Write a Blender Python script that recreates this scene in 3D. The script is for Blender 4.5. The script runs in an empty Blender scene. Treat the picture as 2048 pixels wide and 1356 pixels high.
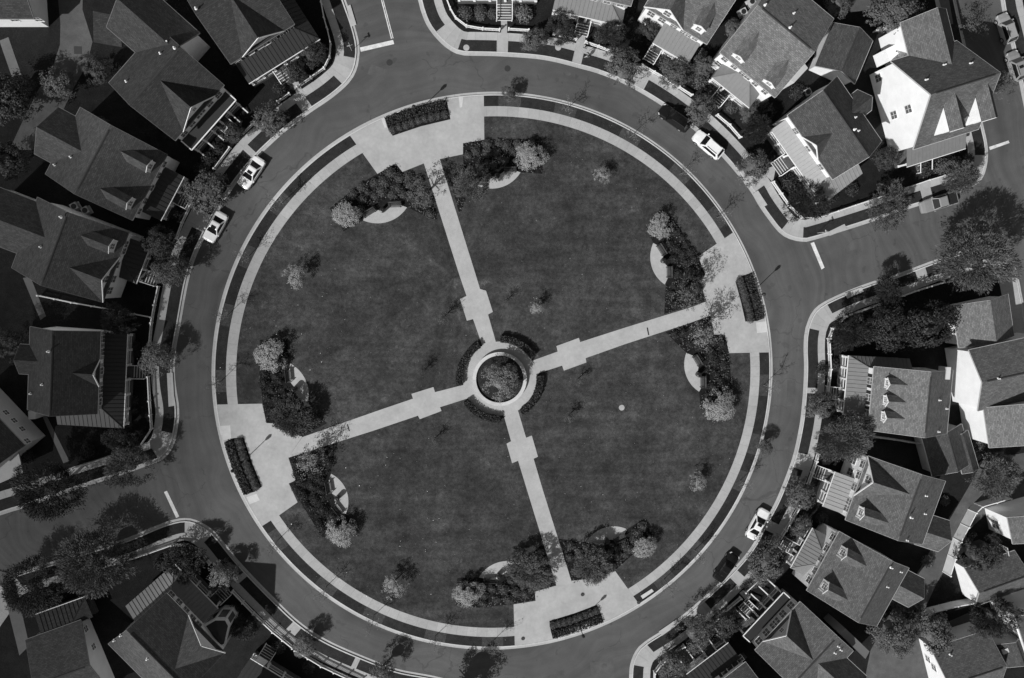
import bpy, math, random
from mathutils import Vector, Matrix, Quaternion
from mathutils.geometry import tessellate_polygon

# ------------------------------------------------------------------ camera, sky, sun
SC = bpy.context.scene
COL = SC.collection
F = 1560.0                      # focal length in photo pixels (2048 wide)
CAM_H = 110.0
NADIR = (908.0, 555.0)          # where straight-down falls in the photo
cam_d = bpy.data.cameras.new('camera')
cam_d.sensor_width = 36.0
cam_d.lens = F / 2048 * 36
cam_d.clip_end = 2000
cam = bpy.data.objects.new('camera', cam_d)
COL.objects.link(cam)
_n = Vector(((NADIR[0] - 1024) / F, -(NADIR[1] - 678) / F, -1))
CQ = _n.rotation_difference(Vector((0, 0, -1)))
CO = Vector((0, 0, CAM_H))
cam.rotation_mode = 'QUATERNION'
cam.rotation_quaternion = CQ
cam.location = CO
SC.camera = cam

SUN_EL = math.radians(41)
SUN_TO = Vector((0.72, 0.69, 0)).normalized()      # the way shadows run on the ground
world = bpy.data.worlds.new('World')
SC.world = world
world.use_nodes = True
_nt = world.node_tree
_bg = _nt.nodes['Background']
_sky = _nt.nodes.new('ShaderNodeTexSky')
_sky.sky_type = 'NISHITA'
_sky.sun_disc = False
_sky.sun_elevation = SUN_EL
_sky.sun_rotation = math.atan2(-SUN_TO.x, -SUN_TO.y)
_bw = _nt.nodes.new('ShaderNodeRGBToBW')           # the photograph is black and white
_nt.links.new(_sky.outputs[0], _bw.inputs[0])
_nt.links.new(_bw.outputs[0], _bg.inputs[0])
_bg.inputs[1].default_value = 0.085
sun_d = bpy.data.lights.new('sun', 'SUN')
sun_d.energy = 5.0
sun_d.angle = math.radians(0.6)
sun = bpy.data.objects.new('sun', sun_d)
COL.objects.link(sun)
_d = SUN_TO * math.cos(SUN_EL) + Vector((0, 0, -math.sin(SUN_EL)))
sun.rotation_euler = _d.to_track_quat('-Z', 'Y').to_euler()
sun.location = (-60, -60, 120)
vs = SC.view_settings
vs.view_transform = 'Standard'
vs.look = 'None'
vs.gamma = 1
vs.exposure = -0.1

# ------------------------------------------------------------------ survey: photo pixel -> ground metres
def ray(p):
    return CQ @ Vector(((p[0] - 1024) / F, -(p[1] - 678) / F, -1))

def G(px, py=None, z=0.0):
    p = (px, py) if py is not None else px
    d = ray(p)
    t = (z - CAM_H) / d.z
    return CO + d * t

# ------------------------------------------------------------------ materials (greyscale, procedural)
def new_mat(name):
    m = bpy.data.materials.new(name)
    m.use_nodes = True
    nt = m.node_tree
    b = nt.nodes['Principled BSDF']
    return m, nt, b

def math_node(nt, op, a, b=None, c=None):
    n = nt.nodes.new('ShaderNodeMath')
    n.operation = op
    for i, x in enumerate((a, b, c)):
        if x is None:
            continue
        if isinstance(x, (int, float)):
            n.inputs[i].default_value = x
        else:
            nt.links.new(x, n.inputs[i])
    return n.outputs[0]

def noise(nt, vec, scale, detail=3, rough=0.6):
    n = nt.nodes.new('ShaderNodeTexNoise')
    n.inputs['Scale'].default_value = scale
    n.inputs['Detail'].default_value = detail
    n.inputs['Roughness'].default_value = rough
    nt.links.new(vec, n.inputs['Vector'])
    # stretch the noise to use the whole 0..1 range
    s = nt.nodes.new('ShaderNodeMath'); s.operation = 'MULTIPLY_ADD'; s.use_clamp = True
    s.inputs[1].default_value = 2.4; s.inputs[2].default_value = -0.7
    nt.links.new(n.outputs[0], s.inputs[0])
    return s.outputs[0]

def coords(nt, kind='Object'):
    t = nt.nodes.new('ShaderNodeTexCoord')
    return t.outputs[kind]

def finish(nt, b, val, rough=0.85, bump=None, bump_s=0.2, spec=0.3):
    nt.links.new(val, b.inputs['Base Color'])
    b.inputs['Roughness'].default_value = rough
    b.inputs['Specular IOR Level'].default_value = spec
    if bump is not None:
        bn = nt.nodes.new('ShaderNodeBump')
        bn.inputs['Strength'].default_value = bump_s
        bn.inputs['Distance'].default_value = 0.05
        nt.links.new(bump, bn.inputs['Height'])
        nt.links.new(bn.outputs[0], b.inputs['Normal'])

def m_mottle(name, base, layers, rough=0.9, bump_s=0.0, spec=0.2):
    """base value times a product of noise layers (scale, strength)."""
    m, nt, b = new_mat(name)
    v = coords(nt)
    val = None
    last = None
    for sc, st in layers:
        n = noise(nt, v, sc)
        last = n
        f = math_node(nt, 'MULTIPLY_ADD', n, 2 * st, 1 - st)
        val = f if val is None else math_node(nt, 'MULTIPLY', val, f)
    val = math_node(nt, 'MULTIPLY', val, base)
    val = math_node(nt, 'MAXIMUM', val, 0.002)
    finish(nt, b, val, rough, last if bump_s else None, bump_s, spec)
    return m

def m_plain(name, base, rough=0.5, spec=0.4, metal=0.0, coat=0.0):
    m, nt, b = new_mat(name)
    n = noise(nt, coords(nt), 1.7, 2)
    val = math_node(nt, 'MULTIPLY', math_node(nt, 'MULTIPLY_ADD', n, 0.12, 0.94), base)
    finish(nt, b, val, rough, spec=spec)
    b.inputs['Metallic'].default_value = metal
    b.inputs['Coat Weight'].default_value = coat
    return m

def m_asphalt():
    m, nt, b = new_mat('asphalt')
    v = coords(nt)
    sep = nt.nodes.new('ShaderNodeSeparateXYZ')
    nt.links.new(v, sep.inputs[0])
    # tyre lanes worn round the circle: noise that runs along the radius only
    cx, cy = G(1000, 757).xy
    dx = math_node(nt, 'SUBTRACT', sep.outputs[0], cx)
    dy = math_node(nt, 'SUBTRACT', sep.outputs[1], cy)
    r = math_node(nt, 'SQRT', math_node(nt, 'ADD', math_node(nt, 'MULTIPLY', dx, dx), math_node(nt, 'MULTIPLY', dy, dy)))
    warp = math_node(nt, 'MULTIPLY', noise(nt, v, 0.05, 2), 5.0)
    rr = nt.nodes.new('ShaderNodeCombineXYZ')
    nt.links.new(math_node(nt, 'ADD', r, warp), rr.inputs[0])
    lane = noise(nt, rr.outputs[0], 0.7, 3)
    big = noise(nt, v, 0.06, 3)
    mid = noise(nt, v, 0.5, 4)
    fine = noise(nt, v, 9.0, 3)
    val = math_node(nt, 'MULTIPLY_ADD', lane, 0.46, 0.77)
    val = math_node(nt, 'MULTIPLY', val, math_node(nt, 'MULTIPLY_ADD', big, 0.42, 0.79))
    val = math_node(nt, 'MULTIPLY', val, math_node(nt, 'MULTIPLY_ADD', mid, 0.2, 0.9))
    val = math_node(nt, 'MULTIPLY', val, math_node(nt, 'MULTIPLY_ADD', fine, 0.2, 0.9))
    # oil stains and hairline cracks
    st = math_node(nt, 'MULTIPLY', math_node(nt, 'GREATER_THAN', noise(nt, v, 0.45, 2), 0.93), -.16)
    val = math_node(nt, 'MULTIPLY', val, math_node(nt, 'ADD', st, 1.0))
    vo = nt.nodes.new('ShaderNodeTexVoronoi'); vo.feature = 'DISTANCE_TO_EDGE'; vo.inputs['Scale'].default_value = 0.16
    wv = nt.nodes.new('ShaderNodeVectorMath'); wv.operation = 'MULTIPLY_ADD'
    ns = nt.nodes.new('ShaderNodeTexNoise'); ns.inputs['Scale'].default_value = .5
    nt.links.new(v, ns.inputs['Vector'])
    nt.links.new(ns.outputs[1], wv.inputs[0]); wv.inputs[1].default_value = (3, 3, 0); nt.links.new(v, wv.inputs[2])
    nt.links.new(wv.outputs[0], vo.inputs['Vector'])
    ck = math_node(nt, 'MULTIPLY', math_node(nt, 'LESS_THAN', vo.outputs[0], .009), math_node(nt, 'GREATER_THAN', big, .55))
    val = math_node(nt, 'MULTIPLY', val, math_node(nt, 'MULTIPLY_ADD', ck, -.22, 1.0))
    val = math_node(nt, 'MULTIPLY', val, 0.085)
    finish(nt, b, val, 0.9, fine, 0.15, 0.25)
    return m

def m_concrete(name, base, joints=0.0, uvj=False, streak=0.12):
    m, nt, b = new_mat(name)
    v = coords(nt)
    n1 = noise(nt, v, 0.35, 4)
    n2 = noise(nt, v, 2.2, 4)
    n3 = noise(nt, v, 14, 2)
    val = math_node(nt, 'MULTIPLY_ADD', n1, streak * 1.3, 1 - streak * .65)
    val = math_node(nt, 'MULTIPLY', val, math_node(nt, 'MULTIPLY_ADD', n2, 0.14, 0.93))
    val = math_node(nt, 'MULTIPLY', val, math_node(nt, 'MULTIPLY_ADD', n3, 0.12, 0.94))
    if joints:
        sep = nt.nodes.new('ShaderNodeSeparateXYZ')
        nt.links.new(coords(nt, 'UV') if uvj else v, sep.inputs[0])
        def line(ax, w=0.035):
            f = math_node(nt, 'FRACT', math_node(nt, 'DIVIDE', sep.outputs[ax], joints))
            return math_node(nt, 'LESS_THAN', f, w / joints)
        # slab to slab tone steps
        cell = math_node(nt, 'FLOOR', math_node(nt, 'DIVIDE', sep.outputs[0], joints))
        wn = nt.nodes.new('ShaderNodeTexWhiteNoise')
        wn.noise_dimensions = '1D'
        nt.links.new(cell, wn.inputs['W'])
        val = math_node(nt, 'MULTIPLY', val, math_node(nt, 'MULTIPLY_ADD', wn.outputs[0], 0.14, 0.93))
        j = line(0)
        if not uvj:
            j = math_node(nt, 'MAXIMUM', j, line(1))
        val = math_node(nt, 'MULTIPLY', val, math_node(nt, 'MULTIPLY_ADD', j, -0.3, 1.0))
    val = math_node(nt, 'MULTIPLY', val, base)
    finish(nt, b, val, 0.85, n3, 0.1, 0.25)
    return m

def m_shingle(name, base):
    """asphalt shingle: courses running along the roof, tabs of uneven tone (object x = along)."""
    m, nt, b = new_mat(name)
    v = coords(nt, 'UV')
    br = nt.nodes.new('ShaderNodeTexBrick')
    br.offset = 0.5
    br.inputs['Color1'].default_value = (0.72, 0.72, 0.72, 1)
    br.inputs['Color2'].default_value = (1.18, 1.18, 1.18, 1)
    br.inputs['Mortar'].default_value = (0.55, 0.55, 0.55, 1)
    br.inputs['Scale'].default_value = 1.0
    br.inputs['Mortar Size'].default_value = 0.018
    br.inputs['Bias'].default_value = -0.1
    br.inputs['Brick Width'].default_value = 0.42
    br.inputs['Row Height'].default_value = 0.2
    nt.links.new(v, br.inputs['Vector'])
    bw = nt.nodes.new('ShaderNodeRGBToBW')
    nt.links.new(br.outputs[0], bw.inputs[0])
    o = coords(nt)
    n1 = noise(nt, o, 0.4, 3)
    n2 = noise(nt, o, 5.0, 4, 0.7)
    val = math_node(nt, 'MULTIPLY', bw.outputs[0], math_node(nt, 'MULTIPLY_ADD', n1, 0.16, 0.92))
    val = math_node(nt, 'MULTIPLY', val, math_node(nt, 'MULTIPLY_ADD', n2, 0.5, 0.75))
    mp = nt.nodes.new('ShaderNodeMapping'); mp.inputs['Scale'].default_value = (1.1, .12, 1)
    nt.links.new(v, mp.inputs['Vector'])
    val = math_node(nt, 'MULTIPLY', val, math_node(nt, 'MULTIPLY_ADD', noise(nt, mp.outputs[0], 1.0, 4), .2, .9))
    val = math_node(nt, 'MULTIPLY', val, base)
    finish(nt, b, val, 0.9, bw.outputs[0], 0.3, 0.2)
    return m

def m_siding(name, base):
    m, nt, b = new_mat(name)
    v = coords(nt)
    sep = nt.nodes.new('ShaderNodeSeparateXYZ')
    nt.links.new(v, sep.inputs[0])
    f = math_node(nt, 'FRACT', math_node(nt, 'DIVIDE', sep.outputs[2], 0.16))
    sh = math_node(nt, 'MULTIPLY_ADD', math_node(nt, 'LESS_THAN', f, 0.12), -0.18, 1.0)
    n = noise(nt, v, 0.8, 3)
    val = math_node(nt, 'MULTIPLY', sh, math_node(nt, 'MULTIPLY_ADD', n, 0.1, 0.92))
    val = math_node(nt, 'MULTIPLY', val, base)
    finish(nt, b, val, 0.6, f, 0.3, 0.3)
    return m

def m_leaf(name, base, var=0.36):
    m, nt, b = new_mat(name)
    v = coords(nt)
    n1 = noise(nt, v, 3.0, 2)
    g = nt.nodes.new('ShaderNodeNewGeometry')
    rnd = math_node(nt, 'MULTIPLY_ADD', g.outputs['Random Per Island'], var * 1.4, 1 - var * 0.7)
    val = math_node(nt, 'MULTIPLY', rnd, math_node(nt, 'MULTIPLY_ADD', n1, var, 1 - var / 2))
    val = math_node(nt, 'MULTIPLY', val, base)
    finish(nt, b, val, 0.6, spec=0.3)
    return m

M = {}
M['asphalt'] = m_asphalt()
M['alley'] = m_mottle('alley_asphalt', 0.085, [(0.1, 0.25), (1.0, 0.15), (9, 0.15)], 0.9)
M['grass'] = m_mottle('grass', 0.034, [(0.05, 0.22), (0.16, 0.3), (0.7, 0.22), (2.4, 0.25), (7, 0.4)], 0.95, 0.5)
def m_lawn():
    m, nt, b = new_mat('lawn_grass')
    v = coords(nt)
    mp = nt.nodes.new('ShaderNodeMapping')
    mp.inputs['Rotation'].default_value = (0, 0, math.radians(-17))
    mp.inputs['Scale'].default_value = (0.09, 1, 1)
    nt.links.new(v, mp.inputs['Vector'])
    val = math_node(nt, 'MULTIPLY_ADD', noise(nt, mp.outputs[0], 0.75, 3), 0.46, 0.77)
    for sc, st in ((0.05, .26), (0.17, .4), (0.75, .32), (2.6, .36), (8, .36)):
        val = math_node(nt, 'MULTIPLY', val, math_node(nt, 'MULTIPLY_ADD', noise(nt, v, sc, 4, .65), 2 * st, 1 - st))
    n = noise(nt, v, 8)
    # thin dry spots
    dry = math_node(nt, 'MULTIPLY', math_node(nt, 'GREATER_THAN', noise(nt, v, 0.33, 5, .75), 0.84), .45)
    val = math_node(nt, 'MULTIPLY', val, math_node(nt, 'ADD', dry, 1.0))
    val = math_node(nt, 'MAXIMUM', math_node(nt, 'MULTIPLY', val, 0.044), 0.005)
    finish(nt, b, val, 0.95, n, 0.5, 0.2)
    return m
M['grass'] = m_lawn()
M['verge'] = m_mottle('verge_grass', 0.024, [(0.3, 0.2), (1.6, 0.25), (8, 0.4)], 0.95, 0.5)
M['yard'] = m_mottle('yard_grass', 0.011, [(0.12, 0.3), (0.8, 0.3), (6, 0.4)], 0.95, 0.5)
M['pit'] = m_mottle('tree_pit', 0.05, [(0.6, 0.2), (3, 0.25), (10, 0.4)], 0.95, 0.4)
M['mulch'] = m_mottle('mulch', 0.011, [(0.5, 0.35), (3, 0.4), (11, 0.5)], 0.95, 0.5)
M['walk'] = m_concrete('sidewalk_concrete', 0.36, 1.5, True)
M['plaza'] = m_concrete('plaza_concrete', 0.37, 0, False, 0.2)
M['path'] = m_concrete('path_concrete', 0.38, 0, False, 0.16)
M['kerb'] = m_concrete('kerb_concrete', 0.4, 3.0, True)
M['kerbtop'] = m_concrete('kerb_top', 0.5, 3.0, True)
M['shadepath'] = m_concrete('shade_toned_path', 0.12)  # darker concrete: the shade on the left paths is put into its colour
M['ramp'] = m_concrete('ramp_concrete', 0.52)
M['paint'] = m_mottle('road_paint', 0.62, [(1.2, 0.2), (9, 0.2)], 0.7)
M['stone'] = m_concrete('wall_stone', 0.5, 0.8, True)
M['white'] = m_siding('white_siding', 0.88)
M['cream'] = m_siding('pale_siding', 0.58)
M['greywall'] = m_siding('grey_siding', 0.33)
M['darkwall'] = m_siding('dark_siding', 0.12)
M['trim'] = m_plain('white_trim', 0.74, 0.5)
M['gutter'] = m_plain('roof_trim_paint', 0.4, 0.5)
M['gutter_d'] = m_plain('roof_trim_dull', 0.14, 0.6)
M['greyfence'] = m_plain('grey_fence_paint', 0.2, 0.7)
M['fence'] = m_plain('fence_paint', 0.74, 0.5)
M['glass'] = m_plain('window_glass', 0.11, 0.1, 0.8)
M['carglass'] = m_plain('car_glass', 0.01, 0.05, 0.8)
M['shutter'] = m_plain('dark_shutter', 0.02, 0.6)
M['paleshutter'] = m_plain('grey_shutter', 0.3, 0.6)
M['dark'] = m_plain('dark_metal', 0.018, 0.4, 0.5)
M['deck'] = m_mottle('deck_boards', 0.09, [(1.0, 0.2), (9, 0.3)], 0.8)
M['bark'] = m_mottle('bark', 0.07, [(2, 0.3), (12, 0.4)], 0.95, 0.4)
M['twig'] = m_mottle('pale_bark', 0.16, [(2, 0.3), (12, 0.4)], 0.95, 0.4)
M['roof_a'] = m_shingle('shingle_mid', 0.118)
M['roof_b'] = m_shingle('shingle_dark', 0.066)
M['roof_c'] = m_shingle('shingle_pale', 0.16)
M['roof_d'] = m_shingle('shingle_charcoal', 0.044)
M['roof_e'] = m_shingle('shingle_slate', 0.068)
M['metal_d'] = m_plain('metal_roof_dark', 0.022, 0.55, 0.4)
M['metal_m'] = m_plain('metal_roof_mid', 0.16, 0.55, 0.4)
M['metal_l'] = m_plain('metal_roof_pale', 0.26, 0.5, 0.4)
M['vent'] = m_plain('ridge_vent', 0.03, 0.8)
M['leaf_d'] = m_leaf('foliage_dark', 0.036)
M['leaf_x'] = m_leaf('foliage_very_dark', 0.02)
M['leaf_m'] = m_leaf('foliage_mid', 0.085)
M['leaf_l'] = m_leaf('foliage_light', 0.15)
M['leaf_p'] = m_leaf('foliage_pale', 0.26)
M['carwhite'] = m_plain('car_white', 0.8, 0.3, 0.5, 0, 0.6)
M['carblack'] = m_plain('car_black', 0.006, 0.25, 0.5, 0, 0.6)
M['cargrey'] = m_plain('car_grey', 0.24, 0.3, 0.5, 0, 0.6)
M['carsilver'] = m_plain('car_silver', 0.4, 0.3, 0.5, 0.3, 0.6)
M['tyre'] = m_plain('tyre', 0.012, 0.9)
M['rim'] = m_plain('rim', 0.35, 0.4, 0.5, 0.5)
M['lamp'] = m_plain('headlamp', 0.6, 0.2, 0.6)
M['skin'] = m_plain('skin', 0.35, 0.6)
M['cloth_d'] = m_plain('dark_cloth', 0.012, 0.9)
M['cloth_l'] = m_plain('pale_cloth', 0.4, 0.9)
M['wood'] = m_mottle('bench_wood', 0.07, [(2, 0.3), (15, 0.3)], 0.7)
M['unit'] = m_plain('unit_casing', 0.42, 0.6)

# ------------------------------------------------------------------ mesh builder
class MB:
    def __init__(s):
        s.v = []; s.f = []; s.m = []; s.uv = []
    def poly(s, pts, m=0, uv=None):
        i = len(s.v)
        s.v += [tuple(p) for p in pts]
        s.f.append(tuple(range(i, i + len(pts))))
        s.m.append(m)
        s.uv.append(uv if uv else [(0.0, 0.0)] * len(pts))
    def roofquad(s, pts, m=0):
        """quad or tri whose UV runs along its first edge and up the slope, in metres"""
        p = [Vector(q) for q in pts]
        e = (p[1] - p[0]).normalized()
        n = e.cross(p[2] - p[0]).normalized()
        w = n.cross(e)
        s.poly(p, m, [((q - p[0]).dot(e), (q - p[0]).dot(w)) for q in p])
    def box(s, a, b, m=0):
        x0, y0, z0 = a; x1, y1, z1 = b
        P = [(x0, y0, z0), (x1, y0, z0), (x1, y1, z0), (x0, y1, z0), (x0, y0, z1), (x1, y0, z1), (x1, y1, z1), (x0, y1, z1)]
        for q in ((3, 2, 1, 0), (4, 5, 6, 7), (0, 1, 5, 4), (1, 2, 6, 5), (2, 3, 7, 6), (3, 0, 4, 7)):
            s.poly([P[k] for k in q], m)
    def bar(s, p0, p1, w, h, m=0):
        """a box of width w and height h laid from p0 to p1 (p on its centre line)"""
        p0 = Vector(p0); p1 = Vector(p1)
        d = (p1 - p0)
        side = d.cross(Vector((0, 0, 1)))
        if side.length < 1e-6:
            side = Vector((1, 0, 0))
        side = side.normalized() * (w / 2)
        up = side.cross(d).normalized() * (h / 2)
        P = [p0 - side - up, p0 + side - up, p0 + side + up, p0 - side + up, p1 - side - up, p1 + side - up, p1 + side + up, p1 - side + up]
        for q in ((0, 1, 2, 3), (7, 6, 5, 4), (0, 4, 5, 1), (1, 5, 6, 2), (2, 6, 7, 3), (3, 7, 4, 0)):
            s.poly([P[k] for k in q], m)
    def slab(s, top, th, m=0, mside=None):
        """polygon of 3-D points given thickness straight down"""
        top = [Vector(p) for p in top]
        bot = [p - Vector((0, 0, th)) for p in top]
        s.roofquad(top, m)
        s.poly(bot[::-1], m if mside is None else mside)
        n = len(top)
        for i in range(n):
            j = (i + 1) % n
            s.poly([top[j], top[i], bot[i], bot[j]], m if mside is None else mside)
    def prism(s, pts, z0, z1, m=0, mtop=None):
        """pts: 2-D outline"""
        n = len(pts)
        tri = tessellate_polygon([[Vector((p[0], p[1], 0)) for p in pts]])
        mt = m if mtop is None else mtop
        for t in tri:
            a = [pts[k] for k in t]
            if (a[1][0] - a[0][0]) * (a[2][1] - a[0][1]) - (a[1][1] - a[0][1]) * (a[2][0] - a[0][0]) < 0:
                a = a[::-1]
            s.poly([(p[0], p[1], z1) for p in a], mt, [(p[0], p[1]) for p in a])
        for i in range(n):
            j = (i + 1) % n
            s.poly([(pts[i][0], pts[i][1], z0), (pts[j][0], pts[j][1], z0), (pts[j][0], pts[j][1], z1), (pts[i][0], pts[i][1], z1)], m)
    def tube(s, p0, p1, r0, r1, n=8, m=0, cap=True):
        p0 = Vector(p0); p1 = Vector(p1)
        d = (p1 - p0).normalized()
        a = d.orthogonal().normalized(); b = d.cross(a)
        A = [p0 + (a * math.cos(2 * math.pi * k / n) + b * math.sin(2 * math.pi * k / n)) * r0 for k in range(n)]
        B = [p1 + (a * math.cos(2 * math.pi * k / n) + b * math.sin(2 * math.pi * k / n)) * r1 for k in range(n)]
        for k in range(n):
            j = (k + 1) % n
            s.poly([A[k], A[j], B[j], B[k]], m)
        if cap:
            s.poly(A[::-1], m); s.poly(B, m)
    def lathe(s, prof, c=(0, 0, 0), n=14, m=0):
        R = []
        for r, z in prof:
            R.append([(c[0] + r * math.cos(2 * math.pi * k / n), c[1] + r * math.sin(2 * math.pi * k / n), c[2] + z) for k in range(n)])
        for a, b in zip(R, R[1:]):
            for k in range(n):
                j = (k + 1) % n
                s.poly([a[k], a[j], b[j], b[k]], m)
        s.poly(R[0][::-1], m); s.poly(R[-1], m)
    def mesh(s, name, mats, smooth=False):
        me = bpy.data.meshes.new(name)
        me.from_pydata(s.v, [], s.f)
        for k in mats:
            me.materials.append(M[k])
        me.polygons.foreach_set('material_index', s.m)
        ul = me.uv_layers.new(name='UVMap')
        flat = []
        for u in s.uv:
            for a in u:
                flat += [a[0], a[1]]
        ul.data.foreach_set('uv', flat)
        if smooth:
            me.polygons.foreach_set('use_smooth', [True] * len(s.f))
        me.update()
        return me
    def build(s, name, mats, parent=None, smooth=False, loc=None):
        if isinstance(mats, str):
            mats = [mats]
        o = bpy.data.objects.new(name, s.mesh(name, mats, smooth))
        COL.objects.link(o)
        if parent is not None:
            o.parent = parent
        if loc is not None:
            o.location = loc
        return o

def tag(o, label, cat, group=None, kind=None):
    o['label'] = label
    o['category'] = cat
    if group: o['group'] = group
    if kind: o['kind'] = kind
    return o

def thing(name, label, cat, loc, rz=0.0, group=None):
    o = bpy.data.objects.new(name, None)
    o.empty_display_size = 0.3
    COL.objects.link(o)
    o.location = loc
    o.rotation_euler = (0, 0, rz)
    return tag(o, label, cat, group)

def structure(o, label=None):
    o['kind'] = 'structure'
    if label:
        o['label'] = label
    return o

def copy_thing(src, loc, rz=None, label=None):
    r = src.copy(); COL.objects.link(r); r.location = loc
    if rz is not None: r.rotation_euler = (0, 0, rz)
    if label: r['label'] = label
    for ch in src.children:
        c = ch.copy(); COL.objects.link(c); c.parent = r
        for g in ch.children:
            d = g.copy(); COL.objects.link(d); d.parent = c
    return r

# ------------------------------------------------------------------ polylines
def resample(pts, step=0.7, closed=False):
    """Catmull-Rom through 2-D points, resampled"""
    P = [Vector((p[0], p[1])) for p in pts]
    n = len(P)
    out = []
    rng = range(n if closed else n - 1)
    for i in rng:
        p1 = P[i]; p2 = P[(i + 1) % n]
        p0 = P[i - 1] if (closed or i > 0) else p1 * 2 - p2
        p3 = P[(i + 2) % n] if (closed or i + 2 < n) else p2 * 2 - p1
        L = (p2 - p1).length
        k = max(1, int(L / step))
        for j in range(k):
            t = j / k
            out.append(0.5 * ((2 * p1) + (p2 - p0) * t + (2 * p0 - 5 * p1 + 4 * p2 - p3) * t * t + (3 * p1 - p0 - 3 * p2 + p3) * t ** 3))
    if not closed:
        out.append(P[-1])
    return out

def offset_line(L, d, side):
    out = []
    n = len(L)
    for i in range(n):
        a = L[max(0, i - 2)]; b = L[min(n - 1, i + 2)]
        t = (b - a).normalized()
        nn = Vector((-t.y, t.x)) * side
        out.append(L[i] + nn * d)
    return out

def strip(mb, A, B, z, m=0, s0=0.0):
    """flat ribbon between two lines of equal length, UV = metres along"""
    s = s0
    for i in range(len(A) - 1):
        ds = (A[i + 1] - A[i]).length
        q = [(*A[i], z), (*A[i + 1], z), (*B[i + 1], z), (*B[i], z)]
        w = (B[i] - A[i]).length
        mb.poly(q, m, [(s, 0), (s + ds, 0), (s + ds, w), (s, w)])
        s += ds

def strip_wall(mb, A, z0, z1, m=0):
    for i in range(len(A) - 1):
        mb.poly([(*A[i], z0), (*A[i + 1], z0), (*A[i + 1], z1), (*A[i], z1)], m)

def nearest(L, p):
    return min(range(len(L)), key=lambda i: (L[i] - p).length_squared)

def pxpoly(pts, z=0.0):
    return [G(p[0], p[1], z).xy for p in pts]

def flat(name, pts, z, mat, th=0.0):
    mb = MB()
    if th:
        mb.prism([tuple(p) for p in pts], z - th, z)
    else:
        tri = tessellate_polygon([[Vector((p[0], p[1], 0)) for p in pts]])
        for t in tri:
            a = [pts[k] for k in t]
            if (a[1][0] - a[0][0]) * (a[2][1] - a[0][1]) - (a[1][1] - a[0][1]) * (a[2][0] - a[0][0]) < 0:
                a = a[::-1]
            mb.poly([(p[0], p[1], z) for p in a], 0, [(p[0], p[1]) for p in a])
    return structure(mb.build(name, mat))
# ------------------------------------------------------------------ ground, road, blocks
mb = MB(); mb.poly([(-260, -260, 0), (260, -260, 0), (260, 260, 0), (-260, 260, 0)])
structure(mb.build('road', 'asphalt'))

Z_WALK, Z_VERGE, Z_YARD, Z_KERB = 0.125, 0.133, 0.133, 0.145

def block(kerb_px, far_px, verges, inside_px):
    L = resample([G(p).xy for p in kerb_px])
    ins = G(inside_px).xy
    i = nearest(L, ins)
    t = (L[min(len(L) - 1, i + 1)] - L[max(0, i - 1)])
    side = 1 if t.x * (ins - L[i]).y - t.y * (ins - L[i]).x > 0 else -1
    far = [G(p).xy for p in far_px]
    off = {d: offset_line(L, d, side) for d in (0, 0.36, 0.4, 0.56, 0.58, 2.08, 3.15)}
    mb = MB()
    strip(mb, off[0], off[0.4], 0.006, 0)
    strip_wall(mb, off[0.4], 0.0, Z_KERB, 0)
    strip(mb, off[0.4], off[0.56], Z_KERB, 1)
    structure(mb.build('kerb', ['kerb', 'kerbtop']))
    mb = MB(); strip(mb, off[0.56], off[3.15], Z_WALK)
    structure(mb.build('sidewalk', 'walk'))
    flat('yard_ground', [p for p in off[3.15]] + far, Z_YARD - 0.004, 'yard')
    mb = MB()
    for a, b in verges:
        ia, ib = nearest(L, G(a).xy), nearest(L, G(b).xy)
        ia, ib = min(ia, ib), max(ia, ib)
        strip(mb, off[0.58][ia:ib + 1], off[2.08][ia:ib + 1], Z_VERGE)
    structure(mb.build('grass_verge', 'verge'))
    return L, side

NW, NW_S = block([(640, -150), (691.6, 0), (703, 32), (713.7, 66), (719, 94), (718, 118), (712, 143), (697, 167), (664, 196), (620, 226), (577, 258),
    (543, 288), (510, 321), (470, 371), (436, 424), (408, 478), (389, 522), (375.5, 570), (361, 650), (352, 700), (349.7, 745), (353, 780),
    (357.4, 806), (358.5, 830), (357, 848), (348, 889), (328, 917), (299, 930), (232, 954), (175, 972), (47, 1016), (0, 1031), (-250, 1115)],
    [(-500, 1100), (-500, -400), (600, -400)],
    [((640, -120), (717, 118)), ((683, 171), (624, 213)), ((608, 224), (512, 308)), ((500, 318), (425, 432)), ((408, 468), (349, 865)), ((318, 918), (-150, 1080))], (200, 500))
SW, SW_S = block([(-160, 1420), (-60, 1260), (-12, 1190), (8, 1163), (28, 1147), (120, 1118), (200, 1092), (256, 1075), (313, 1051), (346, 1039.6), (370, 1036), (392, 1040), (420, 1055), (441, 1076),
    (480, 1124), (539.5, 1186.5), (599.4, 1243.4), (659, 1282), (749, 1321), (800, 1339), (893, 1358), (1010, 1400), (1060, 1480)],
    [(1000, 1800), (-300, 1800)],
    [((30, 1150), (375, 1038)), ((428, 1062), (490, 1136)), ((502, 1148), (590, 1235)), ((612, 1252), (715, 1308)), ((726, 1312), (990, 1395))], (300, 1250))
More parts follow.
